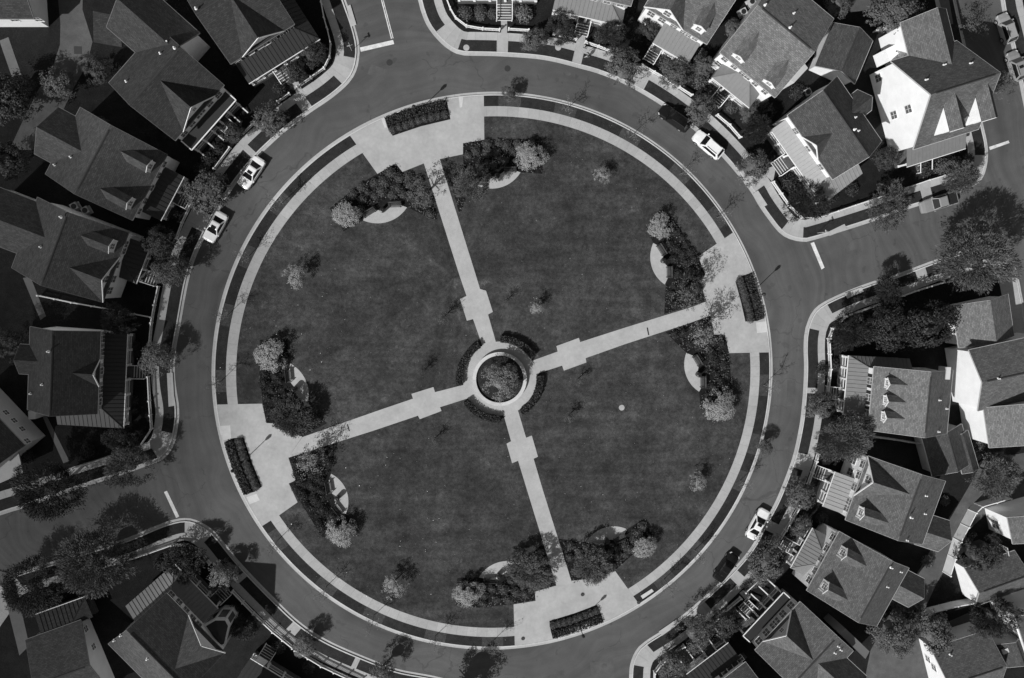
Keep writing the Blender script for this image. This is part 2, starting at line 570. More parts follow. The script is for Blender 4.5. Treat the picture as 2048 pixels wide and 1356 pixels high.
SE, SE_S = block([(1270, 1500), (1255, 1420), (1258, 1356), (1260.5, 1328), (1271, 1302), (1289, 1283.5), (1337, 1252), (1389, 1210), (1439, 1165), (1481, 1121), (1507, 1086), (1528, 1045),
    (1552, 1000), (1575, 943), (1588, 903), (1599, 850), (1603, 818), (1606.5, 775), (1608, 733), (1607, 700), (1608, 673), (1611, 655), (1617, 638),
    (1628, 619), (1650, 602.5), (1700, 579.5), (1749, 561.5), (1792, 548.5), (1875, 517.7), (1940, 497), (1975, 490), (1999, 494.5), (2014.5, 507),
    (2030, 531), (2040, 569), (2046, 600), (2080, 740), (2250, 1200)],
    [(2500, 1300), (2500, 1900), (1270, 1900)],
    [((1256, 1450), (1262, 1332)), ((1290, 1283), (1362, 1233)), ((1400, 1200), (1452, 1152)), ((1467, 1136), (1524, 1052)), ((1534, 1033), (1580, 932)), ((1588, 905), (1604.5, 790)),
     ((1606, 773), (1611, 657)), ((1652, 602), (1832, 534)), ((1850, 527), (1990, 492))], (1800, 900))
NE, NE_S = block([(797, -150), (836, 0), (842, 22), (851, 46), (866, 69), (891, 94.5), (913, 107.5), (928, 111), (1005, 113), (1088, 120), (1160, 137), (1204, 150),
    (1258, 173), (1327, 214), (1390, 262), (1446, 316), (1496.5, 377), (1517, 410.6), (1535, 436.5), (1558, 465), (1579, 478), (1605, 483.4),
    (1631, 479), (1734, 447), (1818, 418), (1909, 389), (1945, 374), (1964, 358), (1973, 335), (1976, 310), (1974, 284), (1966, 248), (1945, 150), (1925, 60), (1912, 0), (1880, -150)],
    [(1880, -500), (797, -500)],
    [((802, -130), (868, 72)), ((920, 109), (999, 113)), ((1015, 113), (1142, 131)), ((1157, 136), (1262, 175)), ((1284, 187), (1403, 273)),
     ((1411, 280), (1470, 345)), ((1500, 383), (1556, 462)), ((1607, 483), (1848, 408)), ((1862, 403), (1960, 362)), ((1976, 315), (1885, -130))], (1500, 100))
EE, EE_S = block([(1985, -150), (2001, 0), (2012, 50), (2023, 95), (2038, 165), (2048, 215), (2090, 420), (2150, 700)],
    [(2600, 700), (2600, -200)], [((1986, -140), (2140, 650))], (2200, 200))

# lighter utility pads let into the verges, raised a little
for q in ([(693, 14), (701, 10), (713, 50), (703, 54)], [(334.5, 746), (346, 745), (350, 811), (338, 813)], [(1653, 465), (1688, 448), (1693, 458), (1658, 472)],
          [(1504, 388), (1515, 381), (1534, 410), (1526, 414)], [(1688, 587), (1722, 574), (1726, 583), (1694, 597)], [(1317, 1262), (1352, 1238), (1358, 1246), (1323, 1271)]):
    flat('utility_pad', pxpoly(q), 0.15, 'kerb')
# lanes behind the houses
for q in ([(112, -60), (168, -60), (166, 20), (186, 84), (175, 130), (152, 170), (130, 215), (108, 260), (80, 300), (20, 300), (50, 235), (78, 180), (105, 140), (121, 90), (122, 50)],
          [(1695, -60), (1790, -60), (1762, 15), (1700, 26)],
          [(2100, 880), (2048, 905), (1965, 920), (1935, 975), (1900, 1035), (1868, 1085), (1840, 1135), (1815, 1170), (1790, 1205), (1740, 1300), (1720, 1400), (1870, 1400), (1850, 1300), (1838, 1240), (1870, 1170), (1935, 1060), (1990, 1010), (2100, 1000)],
          [(1855, 1260), (1935, 1225), (1965, 1268), (1905, 1330), (1868, 1300)]):
    flat('lane', pxpoly(q), 0.148, 'alley')
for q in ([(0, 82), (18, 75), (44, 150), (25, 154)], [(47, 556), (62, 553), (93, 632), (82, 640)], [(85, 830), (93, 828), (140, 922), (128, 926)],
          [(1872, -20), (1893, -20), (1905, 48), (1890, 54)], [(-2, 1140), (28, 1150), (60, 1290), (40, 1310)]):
    flat('garden_path', pxpoly(q), 0.156, 'shadepath')
# front walks from kerb / sidewalk up to the steps
for q in ([(581, 155), (592, 153), (607, 185), (594, 190)], [(1002, 42), (1014, 42), (1014, 68), (1002, 68)], [(1153, 62), (1172, 66), (1168, 92), (1152, 90)],
          [(1537, 336), (1552, 330), (1545, 365), (1530, 350)], [(1478, 1185), (1490, 1176), (1502, 1192), (1493, 1202)]):
    flat('garden_path', pxpoly(q), 0.15, 'walk')

# road paint
for q in ([(720, 95), (786, 80), (788.5, 88), (721.5, 103.5)], [(762, 0), (764, 0), (784, 77), (782, 78)], [(765.5, 0), (767, 0), (787, 76), (785.5, 77)],
          [(1621, 486.5), (1628, 484), (1649, 535), (1643, 539)], [(328, 984), (334, 981.5), (358.5, 1033), (352.5, 1036)], [(1978, 294), (2017, 281), (2019, 286), (1980, 300)]):
    flat('road_marking', pxpoly(q), 0.006, 'paint')
for q in ([(1180, 1326), (1226, 1318), (1232, 1372), (1186, 1380)], [(742, 128), (775, 140), (768, 160), (735, 148)], [(1690, 505), (1722, 496), (1726, 510), (1694, 519)], [(395, 700), (412, 700), (411, 742), (394, 742)], [(1575, 760), (1590, 760), (1589, 812), (1573, 812)], [(1010, 150), (1052, 152), (1051, 164), (1009, 162)]):
    flat('road_patch', pxpoly(q), 0.004, 'alley')
flat('road_patch', pxpoly([(1088, 1356), (1128, 1338), (1128, 1420), (1060, 1420)]), 0.005, 'alley')

# ------------------------------------------------------------------ the round green
IC = G(999, 757).xy
def polar(r, a):
    return Vector((IC.x + r * math.cos(a), IC.y + r * math.sin(a)))
def to_polar(px):
    d = G(px).xy - IC
    return d.length, math.atan2(d.y, d.x)
_rs = [to_polar(p)[0] for p in ((422.7, 724), (1545, 716), (986, 182.3), (962, 1297.3))]
R_OUT = sum(_rs) / 4
_c = [to_polar(p)[0] for p in ((451.7, 730), (1518.8, 735), (985, 211.6), (985, 1271.2))]
R_W1 = sum(_c) / 4
_c = [to_polar(p)[0] for p in ((472, 730), (1501, 735), (985, 231.7), (985, 1252.2))]
R_W0 = sum(_c) / 4
NSEG = 360
def ring(r):
    return [polar(r, 2 * math.pi * k / NSEG) for k in range(NSEG + 1)]
mb = MB()
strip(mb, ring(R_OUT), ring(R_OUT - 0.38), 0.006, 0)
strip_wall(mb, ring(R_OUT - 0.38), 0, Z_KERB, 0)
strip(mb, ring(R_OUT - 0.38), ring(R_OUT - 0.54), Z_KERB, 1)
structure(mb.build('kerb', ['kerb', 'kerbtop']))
mb = MB(); strip(mb, ring(R_OUT - 0.54), ring(R_W1), Z_WALK); structure(mb.build('grass_verge', 'verge'))
mb = MB(); strip(mb, ring(R_W1), ring(R_W0), Z_WALK); structure(mb.build('sidewalk', 'walk'))
flat('lawn', ring(R_W0)[:-1], Z_WALK, 'grass')

def arc_px(p0, p1, r, n=14):
    """points on the circle of radius r from the bearing of p0 to that of p1 (short way)"""
    a0, a1 = to_polar(p0)[1], to_polar(p1)[1]
    d = (a1 - a0 + math.pi) % (2 * math.pi) - math.pi
    return [polar(r, a0 + d * k / n) for k in range(n + 1)]
RK = R_OUT - 0.55
PLZ = {
 'N': [(700, 271), (755, 348), (791.6, 327), (805, 344), (847.8, 327), (879.5, 318.5), (926, 308.7), (926, 287), (968.6, 279.4), (967.4, 190)],
 'E': [(1464, 466), (1396, 513), (1410.6, 550), (1399, 561.6), (1412, 602), (1420, 631), (1428, 668.7), (1449.5, 668.7), (1457.6, 706), (1538.7, 704.4)],
 'S': [(1272, 1198.5), (1229.6, 1141), (1195, 1155), (1141.7, 1161), (1112.5, 1170.4), (1069.7, 1182.6), (1071, 1201), (1027, 1208), (1029.4, 1289)],
 'W': [(433, 809), (524.7, 807), (529, 827), (533, 845.5), (551, 847), (604.7, 873), (577, 915), (592, 960), (578, 966.5), (595.5, 1004), (558.6, 1030), (525.4, 1051)],
}
for k, pts in PLZ.items():
    inner = pxpoly(pts[1:-1]) if k != 'x' else None
    arc = arc_px(pts[-1], pts[0], RK)
    flat('plaza', inner + arc, Z_WALK + 0.008, 'plaza')
PATHS = [
 [(847.8, 327), (879.5, 318.5), (951.5, 550), (960, 578), (972, 581.4), (985.6, 623.7), (976, 629), (992, 685), (965, 692), (946, 638), (933.7, 641.4), (920, 597.8), (933, 592), (918.7, 550)],
 [(1412, 603), (1420, 631), (1370, 649), (1250, 688), (1171, 716), (1172.5, 724.7), (1127.5, 741), (1124, 731), (1068, 749), (1062, 722), (1115, 703), (1112.5, 692), (1157.5, 675.5), (1160, 684), (1250, 655), (1383, 614)],
 [(1144, 1166), (1112.5, 1170.4), (1054, 980), (1036, 921), (1024, 926), (1012.9, 887), (1022, 882), (1003, 815), (1032, 808), (1052, 875), (1063.4, 870.7), (1075.7, 913), (1067, 917), (1085.6, 980)],
 [(604.7, 874), (577, 915), (750, 860), (836, 831), (839.6, 838), (883, 821.6), (880, 814), (940, 795), (933, 768), (870, 784), (866.9, 773.8), (823, 787.4), (826, 797), (750, 823)],
]
for q in PATHS:
    flat('path', pxpoly(q), Z_WALK + 0.014, 'path')
R_C = G(1073, 757).xy; R_C = (R_C - IC).length
mb = MB()
A = [polar(R_C, 2 * math.pi * k / 96) for k in range(97)]
B = [polar(3.4, 2 * math.pi * k / 96) for k in range(97)]
strip(mb, A, B, Z_WALK + 0.02)
structure(mb.build('plaza', 'path'))
for q in ([(917.5, 193), (927, 192), (924, 215), (919.5, 215.5)], [(762, 237), (768.5, 235), (774, 255), (769.5, 256)], [(1511, 645), (1532, 642), (1534, 664), (1513.5, 666)], [(437, 852), (461, 850), (463, 876), (446, 881)],
          [(493, 994), (514, 987), (520, 1000), (500, 1008)], [(1138, 1256), (1178, 1245), (1182, 1258), (1141, 1270)], [(1281, 1191), (1303, 1177), (1307, 1182), (1285, 1197)]):
    flat('kerb_ramp', pxpoly(q), Z_WALK + 0.016, 'ramp')
for a, b in (((1294, 655), (1297, 670)), ((695, 848), (699, 862))):
    p, q = G(a).xy, G(b).xy
    t = (q - p).normalized(); nn = Vector((-t.y, t.x)) * 0.09
    flat('drain_channel', [p - nn, q - nn, q + nn, p + nn], Z_WALK + 0.02, 'dark')

# tree pits in the green's verge
PITS = [(1019, 205), (1130, 222), (1262, 270), (1362, 345), (1432, 436), (1524, 770), (1517, 890), (1490, 965), (1400, 1110), (1325, 1155), (985, 1284), (870, 1275), (745, 1236), (648, 1178), (548, 1085), (441, 762), (446, 628), (492, 512), (553, 402)]
for p in PITS:
    r, a = to_polar(p)
    h = 1.55 / r
    pts = [polar(R_OUT - 0.6, a - h), polar(R_OUT - 0.6, a + h), polar(R_W1 + 0.03, a + h), polar(R_W1 + 0.03, a - h)]
    flat('tree_pit', pts, Z_WALK + 0.006, 'pit')

# planting beds behind the seats
BEDS = {
 'north-east': [(926, 287), (968, 279), (1085, 278), (1085, 348), (1041, 345), (1000, 347), (984, 353), (955, 372), (935, 392), (918, 426), (900, 360), (926, 330)],
 'north-west': [(659.5, 417), (679, 444), (687, 463), (727, 441), (751, 424), (766, 416), (780, 413), (814, 414), (862, 438), (875, 439), (864, 393), (840, 350), (805, 345), (792, 327.5), (753, 349), (722.6, 366)],
 'west-upper': [(520, 679), (575, 679), (581, 727), (580, 762), (591, 776), (606, 803), (613, 811), (655, 846), (604, 872), (552, 846), (533, 845), (526, 808), (519, 745)],
 'west-lower': [(578, 914), (678, 881), (668, 912), (661, 947), (661, 981), (672, 1000), (684, 1022), (692, 1028), (718, 1052), (690, 1085), (643, 1072), (579, 967), (592, 960)],
 'south-west': [(914.6, 1155), (957.7, 1154), (993, 1152), (1010, 1147), (1038.6, 1126), (1060, 1110), (1085, 1087), (1111, 1170), (1069, 1183), (1070.5, 1200), (1027, 1207), (959, 1215), (912, 1209)],
 'south-east': [(1118, 1077), (1172, 1084), (1212, 1081), (1254, 1058), (1284, 1039), (1308, 1070), (1230, 1140), (1195, 1154), (1144, 1164)],
 'east-upper': [(1292, 453), (1326, 420), (1349, 441), (1395, 513), (1410, 549), (1398, 561), (1411, 602), (1328, 628), (1331, 569), (1333, 534), (1325, 512), (1306, 486)],
 'east-lower': [(1331, 664), (1421, 632), (1428, 668), (1449, 669), (1457, 707), (1464, 785), (1464, 812), (1400, 815), (1398, 783), (1395, 748), (1384, 725), (1372, 705), (1350, 684)],
}
for k, q in BEDS.items():
    flat('planting_bed', pxpoly(q), Z_WALK + 0.005, 'mulch')
PLANTERS = {
 'north': [(768.8, 234), (830, 213), (893, 198.8), (901, 238.9), (842, 253), (785.4, 272), (775, 255)],
 'east': [(1470, 563), (1483, 552), (1503.7, 545), (1517, 590), (1528, 635), (1514, 642), (1490, 643), (1481, 603)],
 'south': [(1098.4, 1241), (1148, 1226), (1193, 1209), (1200, 1222), (1207, 1243), (1155, 1262), (1105.4, 1277), (1101, 1260)],
 'west': [(448, 885), (466, 876), (487.5, 874), (504, 923), (524, 972.6), (510, 983), (488.5, 989), (466, 938)],
}
for k, q in PLANTERS.items():
    flat('planting_bed', pxpoly(q), Z_WALK + 0.012, 'mulch')
ALC = {   # seat recess: patio ends, point on its arc, bin, two benches (end to end)
 'north-east': ((955.3, 371.4), (1040.9, 344.9), (986.5, 377.4), (993.8, 353.5), ((962, 363), (983, 353)), ((1008, 343), (1032, 342))),
 'north-west': ((726.7, 441), (814, 415), (754.5, 446.8), (765.7, 421.5), ((728, 434), (751, 420)), ((777, 412), (803, 411))),
 'west-upper': ((581, 726.6), (613.5, 810.5), (617, 779), (591.3, 776.4), ((579, 739), (581, 764)), ((589, 787), (605, 803))),
 'west-lower': ((662.5, 947), (692, 1026.8), (697, 998), (676, 994), ((658, 961), (662, 985)), ((670, 1007), (685, 1026))),
 'south-west': ((957.7, 1154), (1038.6, 1125.7), (1013.4, 1121.3), (996, 1149), ((967, 1156), (993, 1155)), ((1009, 1147), (1032, 1134))),
 'south-east': ((1172, 1084), (1254, 1058), (1227, 1052), (1212, 1078), ((1183, 1087), (1208, 1087)), ((1226, 1079), (1248, 1067))),
 'east-upper': ((1306, 486), (1329, 569), (1300, 513), (1324, 522), ((1313, 490), (1326, 511)), ((1334.6, 533), (1335, 556))),
 'east-lower': ((1372, 705.5), (1397.6, 783), (1368, 733), (1393.7, 748), ((1385, 711), (1397, 731)), ((1401.6, 752), (1402, 775))),
}
def circ3(a, b, c, n=20):
    ax, ay, bx, by, cx, cy = *a, *b, *c
    d = 2 * (ax * (by - cy) + bx * (cy - ay) + cx * (ay - by))
    ux = ((ax * ax + ay * ay) * (by - cy) + (bx * bx + by * by) * (cy - ay) + (cx * cx + cy * cy) * (ay - by)) / d
    uy = ((ax * ax + ay * ay) * (cx - bx) + (bx * bx + by * by) * (ax - cx) + (cx * cx + cy * cy) * (bx - ax)) / d
    o = Vector((ux, uy)); r = (Vector(a) - o).length
    a0 = math.atan2(ay - uy, ax - ux); am = math.atan2(cy - uy, cx - ux); a1 = math.atan2(by - uy, bx - ux)
    tw = lambda x, y: (y - x) % (2 * math.pi)
    span = tw(a0, a1)
    if tw(a0, am) > span: span -= 2 * math.pi
    return [o + Vector((math.cos(a0 + span * k / n), math.sin(a0 + span * k / n))) * r for k in range(n + 1)]
for k, (e0, e1, am, bn, b0, b1) in ALC.items():
    arc = circ3(G(e0).xy, G(e1).xy, G(am).xy)
    back = [G(b1[1]).xy, G(b1[0]).xy, G(bn).xy, G(b0[1]).xy, G(b0[0]).xy]
    if (back[0] - arc[-1]).length > (back[-1] - arc[-1]).length: back = back[::-1]
    flat('seat_patio', arc + back, Z_WALK + 0.024, 'path')

# a thin cloud far off to the lower left, high above the camera: it dims the sun over the western houses
cl = bpy.data.materials.new('cloud'); cl.use_nodes = True
nt = cl.node_tree; nt.nodes.remove(nt.nodes['Principled BSDF'])
pv = nt.nodes.new('ShaderNodeVolumePrincipled'); pv.inputs['Density'].default_value = 0.03; pv.inputs['Color'].default_value = (.9, .9, .9, 1)
nt.links.new(pv.outputs[0], nt.nodes['Material Output'].inputs['Volume'])
M['cloud'] = cl
g = G(-350, 870); zc = 210.0
ctr = Vector((g.x, g.y, zc)) - SUN_TO * (zc / math.tan(SUN_EL))
r = random.Random(4); mb = MB()
nu, nv = 28, 12
bump = [(r.uniform(0, 6.28), r.uniform(.05, .13), k + 2) for k in range(4)]
def cp(i, j):
    t = 2 * math.pi * i / nu; f = math.pi * j / nv
    k = 1 + sum(a * math.sin(n * t + ph) for ph, a, n in bump)
    return (ctr.x + 52 * k * math.sin(f) * math.cos(t), ctr.y + 78 * k * math.sin(f) * math.sin(t), ctr.z + 12 * math.cos(f))
for i in range(nu):
    for j in range(nv):
        q = [cp(i, j), cp(i, j + 1), cp(i + 1, j + 1), cp(i + 1, j)]
        if j == 0: q = q[1:] if False else [q[0], q[1], q[2]]
        elif j == nv - 1: q = [q[0], q[1], q[3]]
        mb.poly(q)
structure(mb.build('cloud', 'cloud'))
# ------------------------------------------------------------------ houses
EPS = 0.004
class House:
    def __init__(s, label, A, B, C=None, D=None, ze=6.0, R=None, zr=None, axis='u', roof='roof_a', wall='white', name='house', cat='house', vent=True, walls=True, inset=0.35, pipes=(), back=None):
        a, b = G(A, z=ze).xy if False else G(A[0], A[1], ze).xy, G(B[0], B[1], ze).xy
        if C is not None:
            c = G(C[0], C[1], ze).xy
        else:
            c = G(back[0], back[1], ze).xy
        u = (b - a).normalized()
        v = Vector((-u.y, u.x))
        if v.dot(c - a) < 0:
            a, b = b, a; u = -u; v = -v
        s.W = (b - a).length
        s.D = D if D else (c - a).dot(v)
        s.ze = ze
        rz = math.atan2(u.y, u.x)
        s.root = thing(name, label, cat, (a.x, a.y, 0.12), rz)
        Mw = Matrix.Translation((a.x, a.y, 0.12)) @ Matrix.Rotation(rz, 4, 'Z')
        s.Mi = Mw.inverted(); s.Mr = Mw.to_3x3().inverted()
        s.ze = ze - 0.12
        s.wall = wall; s.roof = roof; s.inset = inset
        s.axis = axis
        half = s.D / 2 if axis == 'u' else s.W / 2
        if R is not None:
            q = s.on_v(R, half) if axis == 'u' else s.on_u(R, half)
            zr = q[2]
            zr = min(max(zr, s.ze + 0.42 * half), s.ze + 1.05 * half)
        else:
            zr = zr - 0.12 if zr else s.ze + 0.66 * half
        s.zr = zr; s.pitch = (zr - s.ze) / half
        s.gable('roof', 0, s.W, 0, s.D, s.ze, zr, axis, s.root, roof, wall if walls else None, vent, wallname='wall')
        for p in pipes:
            s.pipe(p)
    # --- measuring in the house's own frame
    def _ray(s, p):
        return s.Mi @ CO, s.Mr @ ray(p)
    def onz(s, p, z):
        o, d = s._ray(p); t = (z - o.z) / d.z; return o + d * t
    def on_v(s, p, v):
        o, d = s._ray(p); t = (v - o.y) / d.y; return o + d * t
    def on_u(s, p, u):
        o, d = s._ray(p); t = (u - o.x) / d.x; return o + d * t
    def on_roof(s, p):
        """where the sight line first meets the main roof"""
        o, d = s._ray(p)
        best = None
        if s.axis == 'u':
            fs = ((o.y, d.y, 0, s.pitch), (s.D - o.y, -d.y, 0, s.pitch))
        else:
            fs = ((o.x, d.x, 0, s.pitch), (s.W - o.x, -d.x, 0, s.pitch))
        for oo, dd, _, k in fs:
            den = d.z - k * dd
            t = (s.ze + k * oo - o.z) / den
            q = o + d * t
            if q.z <= s.zr + 0.3 and (best is None or q.z < best.z - 1e-6):
                w = q.y if s.axis == 'u' else q.x
                best = q if best is None else best
        t = best if best is not None else o + d * ((s.ze - o.z) / d.z)
        return t
    # --- pieces
    def gable(s, rname, u0, u1, v0, v1, ze, zr, axis, parent, roofm, wallm, vent=False, wallname='wall', th=0.2, gutters=True, z0=-0.1):
        """gable roof over a rectangle, its walls beneath; returns (wall object, roof object)"""
        P = (lambda a, b, z: (a, b, z)) if axis == 'u' else (lambda a, b, z: (b, a, z))
        a0, a1, b0, b1 = (u0, u1, v0, v1) if axis == 'u' else (v0, v1, u0, u1)
        bm = (b0 + b1) / 2
        k = (zr - ze) / (b1 - bm)
        wo = None
        i = s.inset
        if wallm:
            mb = MB()
            zw = ze + k * i - th - 0.01
            zt = zr - th - 0.01
            prof = [(b0 + i, z0), (b1 - i, z0), (b1 - i, zw), (bm, zt), (b0 + i, zw)]
            A = [P(a0 + i, q[0], q[1]) for q in prof]; B = [P(a1 - i, q[0], q[1]) for q in prof]
            mb.poly(A); mb.poly(B[::-1])
            for x in range(5):
                y = (x + 1) % 5
                mb.poly([A[x], B[x], B[y], A[y]])
            wo = mb.build(wallname, wallm, parent)
        mb = MB()
        rp = wo if (wo is not None and parent is not s.root) else parent
        mb.slab([P(a0, b0, ze), P(a1, b0, ze), P(a1, bm, zr), P(a0, bm, zr)], th)
        mb.slab([P(a1, b1, ze), P(a0, b1, ze), P(a0, bm, zr), P(a1, bm, zr)], th)
        ro = mb.build(rname, roofm, rp)
        if gutters and parent is s.root:
            mb = MB()
            g = 0.07
            for b, sg in ((b0, -1), (b1, 1)):
                mb.bar(P(a0, b + sg * 0.04, ze - 0.08), P(a1, b + sg * 0.04, ze - 0.08), g, 0.11)
            for a, sg in ((a0, -1), (a1, 1)):
                for b in (b0, b1):
                    mb.bar(P(a + sg * 0.02, b, ze - 0.12), P(a + sg * 0.02, bm, zr - 0.12), 0.035, 0.2)
            mb.build('roof_trim', 'gutter_d' if roofm in ('roof_d', 'roof_e') else 'gutter', parent)
        if vent:
            mb = MB()
            w = 0.11
            e0, e1 = a0 + 0.7, a1 - 0.7
            mb.slab([P(e0, bm - w, zr - k * w + 0.06), P(e1, bm - w, zr - k * w + 0.06), P(e1, bm, zr + 0.06), P(e0, bm, zr + 0.06)], 0.05)
            mb.slab([P(e1, bm + w, zr - k * w + 0.06), P(e0, bm + w, zr - k * w + 0.06), P(e0, bm, zr + 0.06), P(e1, bm, zr + 0.06)], 0.05)
            mb.build('ridge_vent', 'vent', ro if ro.parent is s.root else parent)
        return wo, ro
    def pipe(s, p, mat='trim', r=0.09, h=0.45):
        q = s.on_roof(p)
        mb = MB(); mb.tube((q.x, q.y, q.z - 0.2), (q.x, q.y, q.z + h), r, r, 8)
        mb.lathe([(r * 2.2, 0), (r * 1.4, 0.1)], (q.x, q.y, q.z - 0.02), 8)
        mb.build('vent_pipe', mat, s.root)
    def cross(s, ap, L, Rr, v0=0.02, roof=None, wall=None, zmax=None):
        """gable rising from the front wall, its ridge running back into the main roof"""
        a, b = s.onz(L, s.ze).x, s.onz(Rr, s.ze).x
        a, b = min(a, b), max(a, b)
        um = (a + b) / 2
        q = s.on_v(ap, v0)
        za = min(max(q.z, s.ze + 0.35 * (b - a)), zmax or s.zr - 0.05)
        um = 0.5 * um + 0.5 * min(max(q.x, a + 0.2), b - 0.2)
        return s.cross_local(a, b, um, za, v0, roof or s.roof, wall or s.wall)
    def cross_local(s, a, b, um, za, v0, roof, wall):
        ze = s.ze; va = (za - ze) / s.pitch
        i = s.inset
        mb = MB()
        f = v0 + i - 0.02
        ka, kb = (za - ze) / (um - a), (za - ze) / (b - um)
        low = ze + s.pitch * f * 0 - 0.2
        W = [(a + i, f, low), (b - i, f, low), (b - i, f, ze + kb * i - 0.2), (um, f, za - 0.22), (a + i, f, ze + ka * i - 0.2)]
        Wb = [(x, y + 0.25, z) for x, y, z in W]
        mb.poly(W); mb.poly(Wb[::-1])
        for x in range(5):
            y = (x + 1) % 5
            mb.poly([W[x], Wb[x], Wb[y], W[y]])
        wo = mb.build('cross_gable', wall, s.root)
        mb = MB()
        up = 0.03
        e = v0 - 0.04
        mb.slab([(a, e, ze + up), (um, e, za + up), (um, va, za + up)][::-1] if False else [(um, e, za + up), (um, va, za + up), (a, 0.0, ze + up), (a, e, ze + up)], 0.17)
        mb.slab([(um, va, za + up), (um, e, za + up), (b, e, ze + up), (b, 0.0, ze + up)], 0.17)
        mb.build('gable_roof', roof, wo)
        mb = MB()
        mb.bar((a, e - 0.03, ze - 0.07), (um, e - 0.03, za - 0.07), 0.07, 0.2)
        mb.bar((b, e - 0.03, ze - 0.07), (um, e - 0.03, za - 0.07), 0.07, 0.2)
        mb.build('rake_trim', 'trim', wo)
        return a, b, um, za
    def dormer(s, front, ridge, w=1.5, rise=0.55, roof=None, wall=None, win=True):
        """front: foot of the dormer's face on the roof; ridge: back end of its ridge on the roof"""
        f = s.on_roof(front); r = s.on_roof(ridge)
        vf = f.y; zf = s.ze + s.pitch * vf
        zt = max(s.ze + s.pitch * r.y, zf + 1.25)
        uc = f.x * 0.6 + r.x * 0.4
        return s.dormer_local(uc, vf, zt, w, rise, roof, wall, win)
    def dormer_local(s, uc, vf, zt, w=1.5, rise=0.55, roof=None, wall=None, win=True):
        zf = s.ze + s.pitch * vf
        zev = zt - rise
        vb_e = (zev - s.ze) / s.pitch; vb_r = (zt - s.ze) / s.pitch
        h = w / 2
        mb = MB()
        fr = [(uc - h, vf, zf - 0.25), (uc + h, vf, zf - 0.25), (uc + h, vf, zev), (uc, vf, zt - 0.05), (uc - h, vf, zev)]
        mb.poly(fr)
        for sg in (-1, 1):
            q = [(uc + sg * h, vf, zf - 0.25), (uc + sg * h, vf, zev), (uc + sg * h, vb_e, zev), (uc + sg * h, vb_e, zev - 0.25)]
            mb.poly(q if sg < 0 else q[::-1])
        d = mb.build('dormer', wall or s.wall, s.root)
        mb = MB()
        o = 0.14; k = rise / h
        for sg in (-1, 1):
            q = [(uc, vf - o, zt), (uc, vb_r + 0.05, zt), (uc + sg * (h + o), (zev - k * o - s.ze) / s.pitch + 0.02, zev - k * o), (uc + sg * (h + o), vf - o, zev - k * o)]
            mb.slab(q if sg < 0 else [q[1], q[0], q[3], q[2]], 0.09)
        mb.build('dormer_roof', roof or s.roof, d)
        mb = MB()
        for sg in (-1, 1):
            mb.bar((uc + sg * (h + o), vf - o - 0.02, zev - k * o - 0.05), (uc, vf - o - 0.02, zt - 0.05), 0.05, 0.15)
        for sg in (-1, 1):
            mb.bar((uc + sg * (h - 0.06), vf - 0.03, zf + 0.02), (uc + sg * (h - 0.06), vf - 0.03, zev), 0.14, 0.06)
        mb.build('dormer_trim', 'trim', d)
        if win:
            mb = MB()
            s._window(mb, 'v', vf - 0.02, uc, (zf + zev) / 2 + 0.15, w * 0.42, max(0.6, (zev - zf) * 0.58))
            mb.build('window', ['trim', 'glass'], d)
        return d
    def _window(s, mb, plane, val, a, z, w, h, out=-1, glass=1):
        """white frame, dark panes with a cross of glazing bars; plane 'v' faces front, 'u' faces a side"""
        t = 0.07
        def Q(x, y, zz):
            return (x, val + out * y, zz) if plane == 'v' else (val + out * y, x, zz)
        def bx(x0, x1, z0, z1, y0, y1, m):
            p, q = Q(x0, y0, z0), Q(x1, y1, z1)
            mb.box([min(p[i], q[i]) for i in range(3)], [max(p[i], q[i]) for i in range(3)], m)
        x0, x1, z0, z1 = a - w / 2, a + w / 2, z - h / 2, z + h / 2
        if glass is not None:
            bx(x0, x1, z0, z1, 0.0, 0.03, glass)
        bx(x0 - t, x0, z0 - t, z1 + t, 0, 0.06, 0); bx(x1, x1 + t, z0 - t, z1 + t, 0, 0.06, 0)
        bx(x0, x1, z1, z1 + t, 0, 0.06, 0); bx(x0, x1, z0 - t, z0, 0, 0.09, 0)
        bx(a - 0.02, a + 0.02, z0, z1, 0.03, 0.045, 0); bx(x0, x1, z - 0.025, z + 0.025, 0.03, 0.05, 0)
    def win(s, p, w=0.9, h=1.45, side=None, shut=None, zmin=0.9, zmax=None, at=None):
        """window at photo pixel p on the front wall, or on the side wall 'L' / 'R'"""
        i = s.inset
        if at is not None:
            a, z = at
            val = i if side is None else (i if side == 'L' else s.W - i)
        elif side is None:
            q = s.on_v(p, i); a, z, val = q.x, q.z, i
        else:
            val = i if side == 'L' else s.W - i
            q = s.on_u(p, val); a, z = q.y, q.z
        z = min(max(z, zmin), (zmax or s.zr - 1.2))
        pl, out = ('v', -1) if side is None else ('u', -1 if side == 'L' else 1)
        mb = MB(); s._window(mb, pl, val, a, z, w, h, out, None)
        fo = mb.build('window', 'trim', s.root)
        mb = MB()
        x0, x1 = a - w / 2, a + w / 2
        if pl == 'v': mb.box((x0, val + out * 0.03 if out < 0 else val, z - h / 2), (x1, val if out < 0 else val + 0.03, z + h / 2))
        else: mb.box((min(val, val + out * 0.03), x0, z - h / 2), (max(val, val + out * 0.03), x1, z + h / 2))
        mb.build('pane', 'glass', fo)
        if shut:
            for sg in (-1, 1):
                mb = MB(); c = a + sg * (w / 2 + 0.08 + 0.22)
                if pl == 'v': mb.box((c - 0.22, val - 0.05, z - h / 2), (c + 0.22, val, z + h / 2))
                else: mb.box((min(val, val + out * 0.05), c - 0.22, z - h / 2), (max(val, val + out * 0.05), c + 0.22, z + h / 2))
                mb.build('shutter', shut, s.root)
    def wins(s, pts, **k):
        for p in pts: s.win(p, **k)
